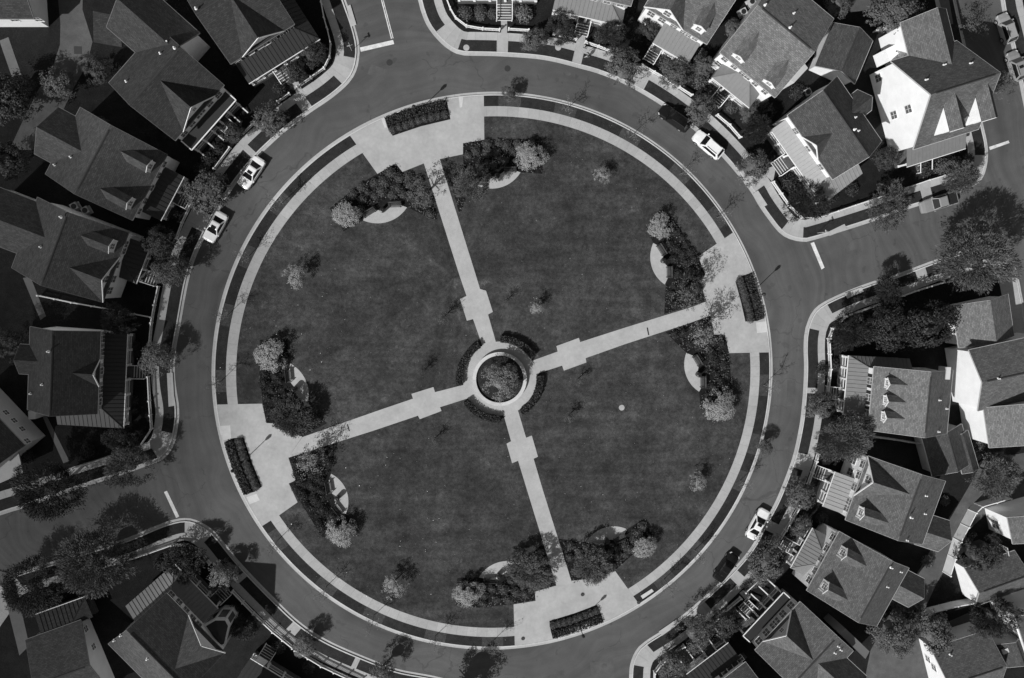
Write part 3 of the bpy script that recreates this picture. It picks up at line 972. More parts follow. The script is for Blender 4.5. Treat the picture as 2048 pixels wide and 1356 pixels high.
    def row(s, n, z, u0=None, u1=None, **k):
        u0 = 1.2 if u0 is None else u0; u1 = s.W - 1.2 if u1 is None else u1
        for j in range(n):
            s.win(None, at=(u0 + (u1 - u0) * (j / (n - 1) if n > 1 else 0.5), z), zmin=0.3, zmax=99, **k)
    def wing(s, u0, u1, v0, v1, ze, zr, axis, roof=None, wall=None, vent=False, th=0.2):
        w, r = s.gable('wing_roof', u0, u1, v0, v1, ze, zr, axis, None or s.root, roof or s.roof, wall or s.wall, vent, wallname='wing')
        return w
    def wing_px(s, e0, e1, ze, rise, v0, roof=None, wall=None):
        """low rear wing: e0, e1 are the two eave corners of its far gable end (photo pixels)"""
        ze -= .12
        a, b = s.onz(e0, ze), s.onz(e1, ze)
        u0, u1 = min(a.x, b.x), max(a.x, b.x)
        return s.wing(u0, u1, v0, (a.y + b.y) / 2, ze, ze + rise, 'v', roof, wall)
    def chimney(s, p, w=0.9, d=0.6, h=1.3, mat='stone'):
        q = s.on_roof(p)
        mb = MB(); mb.box((q.x - w / 2, q.y - d / 2, q.z - 1.5), (q.x + w / 2, q.y + d / 2, q.z + h))
        mb.box((q.x - w / 2 - .06, q.y - d / 2 - .06, q.z + h), (q.x + w / 2 + .06, q.y + d / 2 + .06, q.z + h + .12))
        mb.build('chimney', mat, s.root)
    def porch(s, a, b, zp=3.0, zt=4.1, hipL=False, hipR=False, wrapL=0, wrapR=0, roof='metal_m', cols=5, step=None, flat=False, seam=0.55, deckz=0.75, rail=True, wide=1.7, gablet=None, beams=0, nstep=5):
        qa, qb = s.onz(a, zp), s.onz(b, zp)
        if qa.x > qb.x: qa, qb = qb, qa
        ua, ub, vo = qa.x, qb.x, (qa.y + qb.y) / 2
        vi = s.inset
        dep = vi - vo
        z0 = -0.1
        # deck, with columns, rails and steps as its pieces
        mb = MB()
        mb.box((ua + .15, vo + .15, z0), (ub - .15, vi - 0.003, deckz))
        if wrapR: mb.box((s.W - vi + 0.003, vi, z0), (ub - .15, vi + wrapR, deckz - 0.003))
        if wrapL: mb.box((ua + .15, vi, z0), (vi - 0.003, vi + wrapL, deckz - 0.003))
        P = mb.build('porch', 'deck', s.root)
        mb = MB()
        th = 0.12
        ta, tb = (ua + dep if hipL or wrapL else ua), (ub - dep if hipR or wrapR else ub)
        if wrapL: ta = vi
        if wrapR: tb = s.W - vi
        def seams(p0, p1, q0, q1, n):
            for j in range(n + 1):
                t = j / n
                x = Vector(p0).lerp(Vector(p1), t); y = Vector(q0).lerp(Vector(q1), t)
                if (x - y).length > 0.15:
                    up = Vector((0, 0, 0.03))
                    mb.bar(x + up, y + up, 0.035, 0.07)
        if flat:
            mb.box((ua, vo, zp - .25), (ub, vi - 0.003, zp))
        else:
            mb.slab([(ua, vo, zp), (ub, vo, zp), (tb, vi - .003, zt), (ta, vi - .003, zt)], th)
            n = max(3, int((ub - ua) / seam))
            # seams run straight up the slope; those that meet a hip stop there
            for j in range(1, n):
                u = ua + (ub - ua) * j / n
                f = 1.0
                if u < ta and ta > ua: f = (u - ua) / (ta - ua)
                if u > tb and tb < ub: f = (ub - u) / (ub - tb)
                if f > 0.08:
                    mb.bar((u, vo, zp + .03), (u, vo + (vi - vo) * f, zp + (zt - zp) * f + .03), .035, .07)
            for sg, on, wr, ue, ut in ((-1, hipL or wrapL, wrapL, ua, ta), (1, hipR or wrapR, wrapR, ub, tb)):
                if not on: continue
                if wr:
                    ve = vi + wr
                    q = [(ue, vo, zp), (ue, ve, zp), (ut, ve, zt), (ut, vi, zt)]
                else:
                    q = [(ue, vo, zp), (ue, vi - .003, zp), (ut, vi - .003, zt)]
                mb.slab(q if sg > 0 else q[::-1], th)
                mb.bar(Vector((ue, vo, zp + .03)), Vector((ut, vi, zt + .03)), .08, .07)
                if wr:
                    m_ = max(2, int((ve - vo) / seam))
                    for j in range(1, m_):
                        y = vo + (ve - vo) * j / m_
                        f = min(1, (y - vo) / (vi - vo))
                        mb.bar((ue, y, zp + .03), (ue + (ut - ue) * f, y, zp + (zt - zp) * f + .03), .035, .07)
        mb.build('porch_roof', roof, P)
        if flat:
            mb = MB()
            for p, q in (((ua + .05, vo + .05), (ub - .05, vo + .05)), ((ua + .05, vo + .05), (ua + .05, vi)), ((ub - .05, vo + .05), (ub - .05, vi))):
                mb.bar((*p, zp + .06), (*q, zp + .06), .14, .14)
            mb.build('parapet', 'trim', P)
        else:
            mb = MB(); mb.bar((ua, vo - .05, zp - .07), (ub, vo - .05, zp - .07), .09, .13)
            mb.build('gutter', 'trim', P)
        us = s.onz(step, 0.3).x if step is not None else None
        xs = [ua + .3 + (ub - ua - .6) * j / (cols - 1) for j in range(cols)]
        for x in xs:
            mb = MB()
            mb.box((x - .12, vo + .2, deckz), (x + .12, vo + .44, zp - .13))
            mb.box((x - .17, vo + .15, deckz), (x + .17, vo + .49, deckz + .25))
            mb.box((x - .17, vo + .15, zp - .4), (x + .17, vo + .49, zp - .14))
            mb.build('column', 'trim', P)
        if beams:
            for j in range(cols):
                mb = MB(); x = xs[j]
                mb.bar((x, vo + .3, deckz + .05), (x, vo - beams, deckz * 0.4), .16, .12)
                mb.build('stair_string', 'trim', P)
        if rail:
            segs = [(ua + .3, ub - .3)] if us is None else [(ua + .3, us - wide / 2), (us + wide / 2, ub - .3)]
            for x0, x1 in segs:
                if x1 - x0 < .3: continue
                mb = MB()
                mb.bar((x0, vo + .32, deckz + .92), (x1, vo + .32, deckz + .92), .1, .07)
                mb.bar((x0, vo + .32, deckz + .12), (x1, vo + .32, deckz + .12), .07, .06)
                nb = int((x1 - x0) / .16)
                for j in range(nb + 1):
                    x = x0 + (x1 - x0) * j / max(1, nb)
                    mb.box((x - .02, vo + .3, deckz + .12), (x + .02, vo + .34, deckz + .9))
                mb.build('railing', 'trim', P)
        if us is not None:
            mb = MB()
            for j in range(nstep):
                z1 = deckz * (1 - (j + 1) / (nstep + 1))
                mb.box((us - wide / 2, vo + .15 - .32 * (j + 1), z0), (us + wide / 2, vo + .15 - .32 * j - .003, z1), 0)
                mb.box((us - wide / 2, vo + .15 - .32 * (j + 1) - .02, z1), (us + wide / 2, vo + .15 - .32 * (j + 1) + .05, z1 + .03), 1)
            mb.build('steps', ['deck', 'trim'], P)
            for sg in (-1, 1):
                mb = MB()
                x = us + sg * (wide / 2 + .05)
                mb.bar((x, vo + .2, deckz + .9), (x, vo + .1 - .32 * nstep, .9), .1, .08)
                mb.box((x - .06, vo + .05 - .32 * nstep, z0), (x + .06, vo + .17 - .32 * nstep, 1.0))
                mb.build('handrail', 'trim', P)
        return P
    def lean(s, pts, z, th=0.2, roof='metal_d', name='side_roof'):
        """a flat-pitched roof over given pixel corners, each with its own height"""
        mb = MB()
        top = [s.onz(p, zz) for p, zz in zip(pts, z)]
        n = (Vector(top[1]) - Vector(top[0])).cross(Vector(top[2]) - Vector(top[0]))
        if n.z < 0: top = top[::-1]
        mb.slab(top, th)
        mb.build(name, roof, s.root)
    def body(s, pts, z1, mat='white', name='annex', z0=-0.1):
        mb = MB()
        q = [tuple(s.onz(p, z1).xy) for p in pts]
        if sum(q[i][0] * q[(i + 1) % len(q)][1] - q[(i + 1) % len(q)][0] * q[i][1] for i in range(len(q))) < 0: q = q[::-1]
        mb.prism(q, z0, z1)
        return mb.build(name, mat, s.root)
# --- west side
h = House('pale house cut off by the top left corner, white wall towards the lane', (-60, 37), (67, 37), C=(-60, -70), ze=4.6, roof='roof_d')
h.row(3, 3.1, 1.5, 7.5)

h = House('dark roofed house with a flat porch and a front gable, in the upper left', (350, 281), (448, 170), C=(218, 165), R=(307, 157), ze=6.2, roof='roof_d', pipes=[(335, 84), (349, 96), (253, 163), (321, 107)])
h.cross((382, 213), (361, 258), (429, 191))
h.wins([(368, 267), (383.5, 247), (419, 207), (437, 190), (397, 230), (403, 223)])
h.win((388.5, 218), .5, .6)
h.porch((383.5, 301), (474, 201), 3.4, flat=True, roof='metal_d', cols=6, beams=1.1, step=(452, 250))
a = h.onz((223, 67), h.ze); b = h.onz((320, 54), h.ze); c = h.onz((246, 88), h.ze)
h.wing(min(a.x, b.x) + .2, min(a.x, b.x) + 7.4, h.D - 4.2, h.D + 4.6, h.ze - .02, h.ze + 2.4, 'v')
h.lean([(186, 22), (239, 33), (243, 94), (187, 84)], [3.2, 3.2, 2.9, 2.9], roof='roof_d', name='garage_roof')

h = House('dark house at the top left corner plot, wide metal porch and gable over the door', (461, 128), (589, 48), D=12.4, back=(420, -40), ze=6.2, R=(394, 30), roof='roof_d', pipes=[(392, 17)])
h.cross((511, 71), (485, 113), (568, 61))
h.wins([(476, 122), (501, 104), (547, 78), (565, 66), (580, 56)], w=.8, shut='shutter')
h.wins([(520, 93), (533, 86)], w=.9, h=1.1)
h.porch((498, 168), (639, 77), 3.1, 4.1, hipR=True, wrapR=8.5, roof='metal_d', cols=7, step=(566, 148))

h = House('grey roofed house with two small dormers and a dark metal porch, upper left', (264.5, 440.6), (334, 309), C=(160, 215.5), R=(222, 250), ze=6.2, roof='roof_e', pipes=[(110, 330), (142, 314)])
h.dormer((305, 336), (241, 300), 1.45)
h.dormer((266, 409), (200, 375), 1.45)
h.wins([(327, 328), (316, 350), (302, 375), (289, 401), (277, 422)], w=.8)
h.porch((321, 441.4), (367.7, 353), 3.1, 4.0, roof='metal_d', cols=4, step=(358, 395))
h.wing(1.6, 8.2, h.D - 4.6, h.D + 2.3, h.ze - .02, h.ze + 2.3, 'v')
h.body([(103, 252), (113, 247), (135, 262), (125, 274)], 5.2, 'darkwall', 'rear_bay')

h = House('grey roofed house with one dormer beside a front gable, left of the ring', (205, 604.5), (257, 465), C=(22, 539), R=(134, 429), ze=6.2, roof='roof_e', pipes=[(122, 434), (82, 494)])
h.cross((202.6, 559), (237, 514), (205, 604))
h.dormer((231, 494), (161, 469), 1.6)
h.wins([(251, 488), (246, 502), (233, 530)], w=.8)
h.wins([(210, 558), (226, 558), (219, 581)], w=.9)
h.porch((273.5, 568), (299, 490), 3.1, 4.0, hipL=True, roof='metal_d', cols=4, step=(290, 550))
h.wing(h.W - 7.6, h.W - .6, h.D - 4.6, h.D + 6.5, h.ze - .02, h.ze + 2.5, 'v')

h = House('dark roofed house with a porch along two sides, facing the left of the ring', (194.8, 828), (201.3, 663), C=(54.7, 822), R=(102, 747), ze=6.2, roof='roof_d', pipes=[(85, 769), (62, 787), (97, 703)])
h.cross((184.5, 748), (197.4, 719), (195.4, 773))
h.wins([(204, 678), (203, 704), (201, 742), (200, 779), (198, 804)], w=.9, shut='paleshutter')
h.porch((247, 857), (254, 668), 3.1, 4.1, wrapL=6.0, roof='metal_d', cols=7, step=(265, 742))
h.wing(4.6, 8.4, h.D - 3, h.D + 1.2, h.ze - .02, h.ze + 1.3, 'v')
h.body([(56, 823), (70, 822), (71, 838), (57, 839)], 3.0, 'cream', 'rear_bay')

h = House('pale sided house cut off by the left edge, row of small windows', (-60, 776), (50, 891), C=(-130, 860), ze=6.2, roof='roof_d', wall='cream')
h.wins([(11.6, 825), (28, 841), (44, 858), (54, 882)], w=.7, h=1.0)
h.lean([(-30, 915), (32, 884), (46, 946), (-20, 975)], [4.0, 4.0, 3.0, 3.0], roof='metal_l', name='porch_roof')

# --- south-west
h = House('low dark gabled garage in the bottom left corner, lean-to roof behind', (50.5, 1280), (161.5, 1240), D=11.5, back=(100, 1360), zr=5.0, ze=2.8, roof='roof_e', wall='cream', name='garage', cat='garage')
h.wins([(171.6, 1258), (186, 1294)], w=.8, h=.9, side='L' if h.onz((161.5, 1240), h.ze).x < 1 else 'R', zmin=1.2, zmax=1.8)
h.porch((69, 1228), (170, 1196), 2.1, 2.6, hipL=True, roof='roof_d', cols=4, rail=False)
h = House('dark house with a pale metal corner porch and a bay window, lower left', (333, 1186.5), (449.7, 1306), C=(208.6, 1280), R=(250.6, 1258), ze=6.2, roof='roof_e', pipes=[(242, 1270), (295, 1317), (229, 1280)])
h.cross((404.8, 1296), (370, 1237), (450, 1306))
h.wins([(342, 1190), (357, 1205), (371, 1221), (384, 1237), (396, 1250)], w=.9)
h.porch((349.4, 1126.6), (434.7, 1219.5), 3.1, 4.1, wrapL=6.5, wrapR=0, roof='metal_m', cols=5, step=(432, 1198)) if h.onz((333, 1186.5), h.ze).x < 1 else h.porch((349.4, 1126.6), (434.7, 1219.5), 3.1, 4.1, wrapR=6.5, roof='metal_m', cols=5, step=(432, 1198))
bay = h.body([(408, 1251), (430, 1238), (452, 1238), (459, 1252), (450, 1290), (440, 1297)], 4.6, 'trim', 'bay_window')
mb = MB()
pts = [h.onz(p, 4.6) for p in ((412, 1252), (431, 1241), (450, 1241), (456, 1252), (448, 1287), (440, 1292))]
cx = sum((p for p in pts), Vector()) / 6
for i in range(6):
    j = (i + 1) % 6
    mb.poly([pts[i] + Vector((0, 0, .02)), pts[j] + Vector((0, 0, .02)), cx + Vector((0, 0, .7))])
mb.build('bay_roof', 'metal_d', bay)
mb = MB()
base = [h.onz(p, 4.6) for p in ((408, 1251), (430, 1238), (452, 1238), (459, 1252), (450, 1290), (440, 1297))]
c2 = sum(base, Vector()) / 6
for i in range(6):
    p, q = base[i], base[(i + 1) % 6]
    n = Vector(((q - p).y, -(q - p).x, 0)).normalized()
    if n.dot((p + q) / 2 - c2) < 0: n = -n
    a, b = p.lerp(q, .14) + n * .02, p.lerp(q, .86) + n * .02
    mb.poly([(a.x, a.y, 1.6), (b.x, b.y, 1.6), (b.x, b.y, 4.0), (a.x, a.y, 4.0)])
mb.build('pane', 'glass', bay)
h = House('dark house at the bottom edge with a narrow porch and steps', (480, 1390), (596, 1460), D=11, back=(440, 1500), zr=10, ze=6.2, roof='roof_d')
h.porch((500, 1318), (600, 1378), 3.0, 3.9, roof='metal_d', cols=4, step=(536, 1304))

# --- north
h = House('white porched house cut off by the top edge, long front steps', (905, -42), (1085, -40), D=11, back=(990, -150), zr=10, ze=6.2)
h.row(5, 4.6)
h.porch((914, -8), (1080, -7), 3.4, 4.2, roof='metal_m', cols=6, step=(1008, 15), nstep=7, wide=2.0)
h = House('house with a mid grey metal porch roof at the top edge, beside the front steps', (1118, -22), (1262, 12), D=11, back=(1150, -150), zr=10, ze=6.2, roof='roof_a')
h.row(5, 4.9, shut='paleshutter')
h.porch((1105.6, 19), (1243.7, 51.6), 3.2, 4.2, hipR=True, roof='metal_m', cols=5, step=(1166, 47))
h = House('white house with a tall side gable and one dormer, top right of the green', (1288.7, 13), (1414, 88), D=11, back=(1464, 0), zr=10.3, ze=6.2, roof='roof_a')
h.cross((1340, 19), (1288.7, 13), (1368.7, 55.5))
h.wins([(1302, 28), (1324, 40), (1335, 27), (1347.5, 53)], w=.95)
h.wins([(1293, 42), (1313, 54)], w=.95)
h.wins([(1366, 64), (1377, 70), (1390, 77)], w=.8, h=1.0)
h.dormer((1393, 63), (1428, 3), 1.6)
h.porch((1303, 90), (1379, 122.6), 3.0, 4.2, roof='metal_m', cols=4, step=(1308, 102), wide=1.5)
h = House('large white house with two dormers and a hipped metal porch, top right', (1439.7, 104.5), (1550.6, 195), D=13, back=(1630, 60), R=(1518.4, 11.6), ze=6.3, roof='roof_c', pipes=[(1530, 10), (1587, 27), (1580, 55)])
h.dormer((1473, 119), (1518, 62), 1.7)
h.dormer((1534, 170), (1577.7, 117), 1.7)
h.wins([(1450, 118), (1469, 133), (1485, 146), (1496, 154), (1511, 167), (1530, 183)], w=.85)
h.win((1437, 127), .9, 1.3)
h.porch((1424, 155), (1499, 215.5), 3.1, 4.2, hipL=True, hipR=True, roof='metal_m', cols=4, step=(1437, 195))
h.body([(1580, 158), (1610, 128), (1616, 136), (1588, 166)], 4.0, 'cream', 'side_bay')
h = House('low dark garage with a white gable end, between two white houses at top right', (1630, 131.6), (1709.7, 167.7), C=(1677, 50), axis='v', R=(1685, 139), ze=3.1, roof='roof_b', name='garage', cat='garage')
h = House('house with a pale metal corner porch and wide steps, at the right street corner', (1575, 230), (1665.5, 359), C=(1676, 155), R=(1648.7, 183.5), ze=6.2, roof='roof_b', pipes=[(1716, 262), (1709, 259), (1710, 235)])
h.cross((1634.5, 289), (1606, 274), (1636, 318), zmax=h.ze + 1.9)
h.wins([(1591, 262), (1614, 298), (1640, 334)], w=.9)
h.porch((1547, 256), (1642, 412), 3.1, 4.1, wrapR=5.0, roof='metal_l', cols=7, step=(1562, 330), wide=2.2)
h.wing(3.2, 6.6, h.D - 2.6, h.D + 1.6, h.ze - .6, h.ze + 1.4, 'v')
h = House('big white house with a broad blank gable wall and two front dormers, upper right', (1827, 299), (1957.4, 258), C=(1780.6, 122.6), R=(1837.4, 196), ze=6.4, roof='roof_a', pipes=[(1888, 130), (1941, 127), (1852, 160)])
q = [(1757, 156), (1788, 230), (1817, 218)]
sd = 'L' if h.onz((1827, 299), h.ze).x < 1 else 'R'
h.wins(q, side=sd, w=1.0, h=1.4)
h.dormer_local(3.6, 1.0, h.zr - .7, 2.0, 1.0, win=True)
h.dormer_local(h.W - 1.5, 1.0, h.zr - .7, 2.0, 1.0, win=True)
h.porch((1814, 333), (1931.6, 297), 3.2, 4.3, roof='metal_m', cols=5, step=(1846, 336))
h.wing(2.6, 9.2, h.D - 5.5, h.D + 4.5, h.ze - .02, h.ze + 3.2, 'v')
h.body([(1772, 98), (1818, 76), (1824, 104), (1780, 122)], 3.4, 'white', 'rear_bay')
# --- east
h = House('tall white gabled house cut off by the right edge, long dark roof', (1956, 822), (1938, 700), D=12, back=(2090, 770), axis='v', R=(1973, 759), ze=6.2, roof='roof_a', pipes=[(1996, 757)])
h.wing(h.W - .3, h.W + 5.6, 0.9, 11.5, h.ze - .02, h.ze + 3.1, 'u', roof='roof_c')
h.wing(-6.2, -0.05, 0.2, 8.6, 3.6, 5.7, 'u', roof='roof_c')
h = House('white house with three dormers in a row and dark shutters, facing the ring', (1748.4, 733), (1736.8, 860.6), C=(1905, 752), R=(1862.7, 748), ze=6.2, roof='roof_c', pipes=[(1878, 800), (1892, 817), (1876, 863)])
for f, r in (((1769, 766), (1816.8, 769)), ((1766, 800), (1814, 804)), ((1762, 832), (1811, 837))):
    h.dormer(f, r, 1.35, .6)
h.wins([(1740.6, 762), (1737.5, 795), (1734, 826)], w=.9, shut='shutter')
h.porch((1697, 711), (1688, 830), 3.1, 4.1, wrapL=6.5, roof='metal_m', cols=6, step=(1668, 785)) if h.onz((1748.4, 733), h.ze).x < 1 else h.porch((1697, 711), (1688, 830), 3.1, 4.1, wrapR=6.5, roof='metal_m', cols=6, step=(1668, 785))
h.chimney((1893, 746), 1.6, .5, .3, 'cream')
h = House('low dark roofed garage in the shade behind the house with three dormers', (1844, 875), (1865, 953), C=(1925, 853), axis='u', R=(1885, 872.7), ze=3.0, roof='roof_b', wall='greywall', name='garage', cat='garage')
h = House('narrow dark shed roof with a white edge, beside the right hand lane', (1903, 872), (1925, 948), C=(1921, 850), D=2.6, ze=2.8, zr=3.5, roof='roof_b', wall='greywall', name='shed', cat='shed', vent=False)
h = House('white house with a tall front gable and one dormer, right of the white sedan', (1737, 912), (1691, 1040), C=(1889, 967.7), R=(1842.5, 957), ze=6.2, roof='roof_a', pipes=[(1849, 1027), (1813, 1080), (1822, 1035), (1851, 991)])
h.cross((1747.5, 965), (1742, 915.6), (1712.7, 993))
h.wins([(1707, 921), (1726, 929), (1718, 951), (1736.8, 959.7), (1708.7, 974), (1698, 1004), (1694, 1016)], w=.95)
h.win((1700.7, 943.7), .95, 1.4)
h.dormer((1714, 1024), (1779.6, 1042.7), 1.6)
h.porch((1671, 943.7), (1646, 1013), 3.1, 4.2, roof='metal_l', cols=4, step=(1640, 945))
h.wing_px((1897, 1041), (1878.6, 1104), 3.4, 1.9, h.D - .6)
h = House('white fronted house with two dormers and a striped metal porch, lower right', (1679, 1063), (1613.6, 1181), C=(1818, 1136.6), R=(1783.8, 1126), ze=6.2, roof='roof_a', pipes=[(1782, 1135), (1774, 1173), (1836, 1160), (1801, 1143)])
h.dormer((1677, 1102), (1735, 1130), 1.6)
h.dormer((1641, 1169), (1697, 1197), 1.6)
h.wins([(1666, 1075), (1654, 1097), (1643, 1117), (1631, 1142), (1619, 1160)], w=.9)
h.porch((1625.4, 1056), (1582, 1136.5), 3.1, 4.2, hipL=True, hipR=True, roof='metal_m', cols=4, step=(1585, 1095))
h.wing_px((1848, 1157.6), (1818, 1215), 3.7, 1.9, h.D - .5)
h = House('pale house with a flat railed porch and a high front gable, bottom right', (1600.5, 1203.5), (1510, 1300.6), D=11, back=(1640, 1370), R=(1668.7, 1281), ze=6.2, roof='roof_a', wall='cream', pipes=[(1676, 1292), (1681, 1299), (1669, 1305)])
h.cross((1574, 1271.7), (1584.7, 1223), (1528, 1285))
h.wins([(1582, 1211), (1566, 1228), (1547, 1250), (1553, 1243), (1533, 1265), (1518, 1282)], w=.95)
h.win((1563.7, 1261), .6, .7)
h.porch((1566, 1182.5), (1485, 1271.7), 3.4, flat=True, roof='metal_d', cols=6, beams=1.6, step=(1497, 1216))
h.wing(h.W - 8, h.W - 1.6, h.D - 5, h.D + 4.2, h.ze - .02, h.ze + 2.6, 'v')
h.body([(1680, 1268), (1691, 1257), (1739, 1303), (1731, 1318)], 5.2, 'darkwall', 'rear_bay')
h = House('dark house at the bottom edge with a seamed metal porch beside the corner hedge', (1491.5, 1324), (1407, 1388), D=11, back=(1540, 1420), zr=10, ze=6.2, roof='roof_b')
h.wins([(1480, 1318), (1470, 1327), (1459, 1335), (1449, 1343)], w=.9, shut='shutter')
h.porch((1457.4, 1286), (1373, 1349), 3.1, 4.1, roof='metal_d', cols=5, step=(1420, 1302), beams=1.4)
# --- behind, far right
h = House('white sided house at the right edge, half hidden by a dark tree', (2015, 1035), (2026, 1088), D=9, back=(2120, 1050), zr=8.4, ze=5.6, roof='roof_a')
h.wins([(1991, 1048)], w=1.3, h=1.6); h.win((2009, 1100), 1.2, 1.6)
h = House('low garage with a white gable, beside the white privacy fence at right', (1929.6, 1136.6), (1950.6, 1212.7), D=8, back=(2041, 1160), axis='v', R=(1959.8, 1186), ze=3.4, roof='roof_a', name='garage', cat='garage')
h = House('white house with a long bright gable wall, at the bottom right corner', (1862, 1297), (1889, 1406), D=9, back=(1960, 1290), axis='v', zr=6.6, ze=3.9, roof='roof_a', pipes=[(1900, 1309)])
h.wins([(1868, 1335), (1856, 1318)], w=.9, h=1.2)
h = House('dark hipped annex with a skylight, at the bottom right corner', (1971, 1292), (1988, 1338), D=7, back=(2040, 1290), zr=5.6, ze=3.6, roof='roof_b', name='annex_house', cat='house', wall='cream')
q = h.on_roof((2009.6, 1301)); mb = MB(); mb.box((q.x - .35, q.y - .5, q.z), (q.x + .35, q.y + .5, q.z + .25)); mb.build('skylight', 'ramp', h.root)
h = House('tall white house at the right edge with a large window above the annex', (2030, 1232), (2062, 1330), D=9, back=(2140, 1260), zr=9.4, ze=6.4, roof='roof_b')
h.win((2028, 1262), 1.8, 1.8)
# ------------------------------------------------------------------ fences
FENCE_G = 'white picket fences along the front gardens'
def fence(label, px, h=0.95, mat='fence', solid=False, post=2.4, group=FENCE_G, tone=None):
    P = [G(p).xy for p in px]
    o = P[0].copy()
    root = thing('picket_fence' if not solid else 'privacy_fence', label, 'fence', (o.x, o.y, 0.13), 0, group)
    mb = MB(); posts = []
    for a, b in zip(P, P[1:]):
        a = a - o; b = b - o
        L = (b - a).length; d = (b - a) / L
        n = max(1, round(L / post))
        for k in range(n):
            posts.append(a + d * (L * k / n))
        if solid:
            mb.bar((*a, h / 2), (*b, h / 2), .08, h)
            mb.bar((*a, h + .02), (*b, h + .02), .14, .05)
        else:
            for z in (.25, h - .15):
                mb.bar((*a, z), (*b, z), .05, .09)
            mb.bar((*a, h), (*b, h), .11, .04)
            m = int(L / .18)
            for k in range(m + 1):
                c = a + d * (L * k / max(1, m))
                mb.bar((*(c - d * .04), h / 2), (*(c + d * .04), h / 2), .025, h - .06)
    posts.append(P[-1] - o)
    mb.build('panel', mat, root)
    for p in posts:
        b = MB(); w = .07
        b.box((p.x - w, p.y - w, 0), (p.x + w, p.y + w, h + .12))
        b.box((p.x - w - .03, p.y - w - .03, h + .12), (p.x + w + .03, p.y + w + .03, h + .18))
        b.build('post', mat, root)
    return root
fence('long white picket fence round the top left corner plot, by the street stop line', [(639, -20), (650, 40), (656, 60), (663, 90), (661, 117), (650, 139), (624, 158), (597, 177)])
fence('short white picket fence below the top left corner house, left of its front walk', [(581, 190), (558, 206)])
fence('white picket fence between leafy kerb tree and flat porch, upper left', [(512, 247), (479, 278)])
fence('white picket fence between the flat porch house and the upper white sedan', [(463, 297), (432, 339)])
fence('white picket fence in front of the house with two dormers, upper left', [(384, 413), (368, 446), (356, 478)])
fence('long white picket fence from the left round tree down to the pale street tree', [(321, 573), (313, 610), (307, 645), (303, 688)])
fence('white picket fence wrapping the corner by the left street', [(300.6, 752), (303, 800), (307, 856), (285, 889), (220, 912), (152, 934)])
fence('thin pale fence between two dark gardens on the left', [(83, 591), (150, 605), (230, 619)], .9, group=None)
fence('short thin pale fence meeting the pavement on the left', [(270, 627), (307, 634)], .9, group=None)
fence('white picket fence curving round the lower left street corner', [(258, 1117), (300, 1103), (348, 1086), (378, 1087), (402, 1097), (423, 1124)])
fence('white picket fence along the lower left of the ring', [(467.7, 1178), (509.6, 1222), (548, 1258), (587.4, 1290)])
fence('white picket fence at the bottom edge, below the lower left of the ring', [(592, 1294), (644, 1326), (720, 1362)])
fence('bright white picket fence curving round the top centre corner garden', [(889, -10), (900, 20), (910.7, 38.7), (932.6, 55.5), (965, 61), (998.5, 63)])
fence('bright white picket fence right of the long front steps at the top', [(1016.5, 61.5), (1056, 64)])
fence('short white picket fence left of the two people', [(1105, 71), (1150.8, 82)])
fence('white picket fence behind the two people at the top', [(1169, 87), (1195, 96), (1220.5, 105.6)])
fence('white picket fence in front of the tall side gable house, top right', [(1281, 133), (1330, 161), (1380.3, 193)])
fence('white picket fence above the white estate car', [(1430.6, 232), (1455, 252), (1477, 277)])
fence('white picket fence at the corner with the right hand street, half under a dark tree', [(1541.6, 365), (1574, 412), (1600, 437), (1636, 435), (1736, 401), (1806, 378)])
fence('white picket fence beside the grey pickup', [(1815, 374), (1850, 362), (1880, 353)])
fence('long white picket fence round the dark thicket at right', [(1880, 565), (1828, 581), (1743, 612), (1687, 632), (1661, 656), (1654, 676)])
fence('bright white picket fence in front of the house with three dormers', [(1653, 677), (1656, 737), (1651.6, 784.5)])
fence('white picket fence in front of the tall front gable house, lower right', [(1632, 905), (1628, 920), (1612, 966)])
fence('white picket fence right of the white sedan on the lower right', [(1596, 1009), (1567, 1057), (1537.5, 1105)])
fence('short white picket fence behind the black sedan', [(1510, 1158), (1486, 1180)])
fence('white picket fence in front of the flat railed porch, bottom right', [(1478, 1192), (1445, 1220), (1415, 1248)])
fence('white picket fence curving round the bottom right street corner', [(1365.5, 1287), (1321, 1321), (1306.4, 1340), (1306, 1380)])
fence('tall white privacy fence bending along the lane at right', [(2003, 990), (1947, 1006), (1935, 1018), (1905, 1075), (1884, 1142)], 1.9, 'trim', True, group='white privacy fences')
fence('tall white privacy fence from the tree to the garage gable, lower right', [(1840, 1230), (1853, 1215), (1900, 1203), (1938, 1196)], 1.7, 'trim', True, group='white privacy fences')
fence('tall white privacy fence stub behind the big white gable house', [(1745, 65), (1771, 60), (1786, 100)], 1.9, 'trim', True, group='white privacy fences')
fence('dark low fence beside the house with three dormers', [(1722, 868), (1775, 875), (1832, 884)], 1.5, 'greyfence', True, group=None)

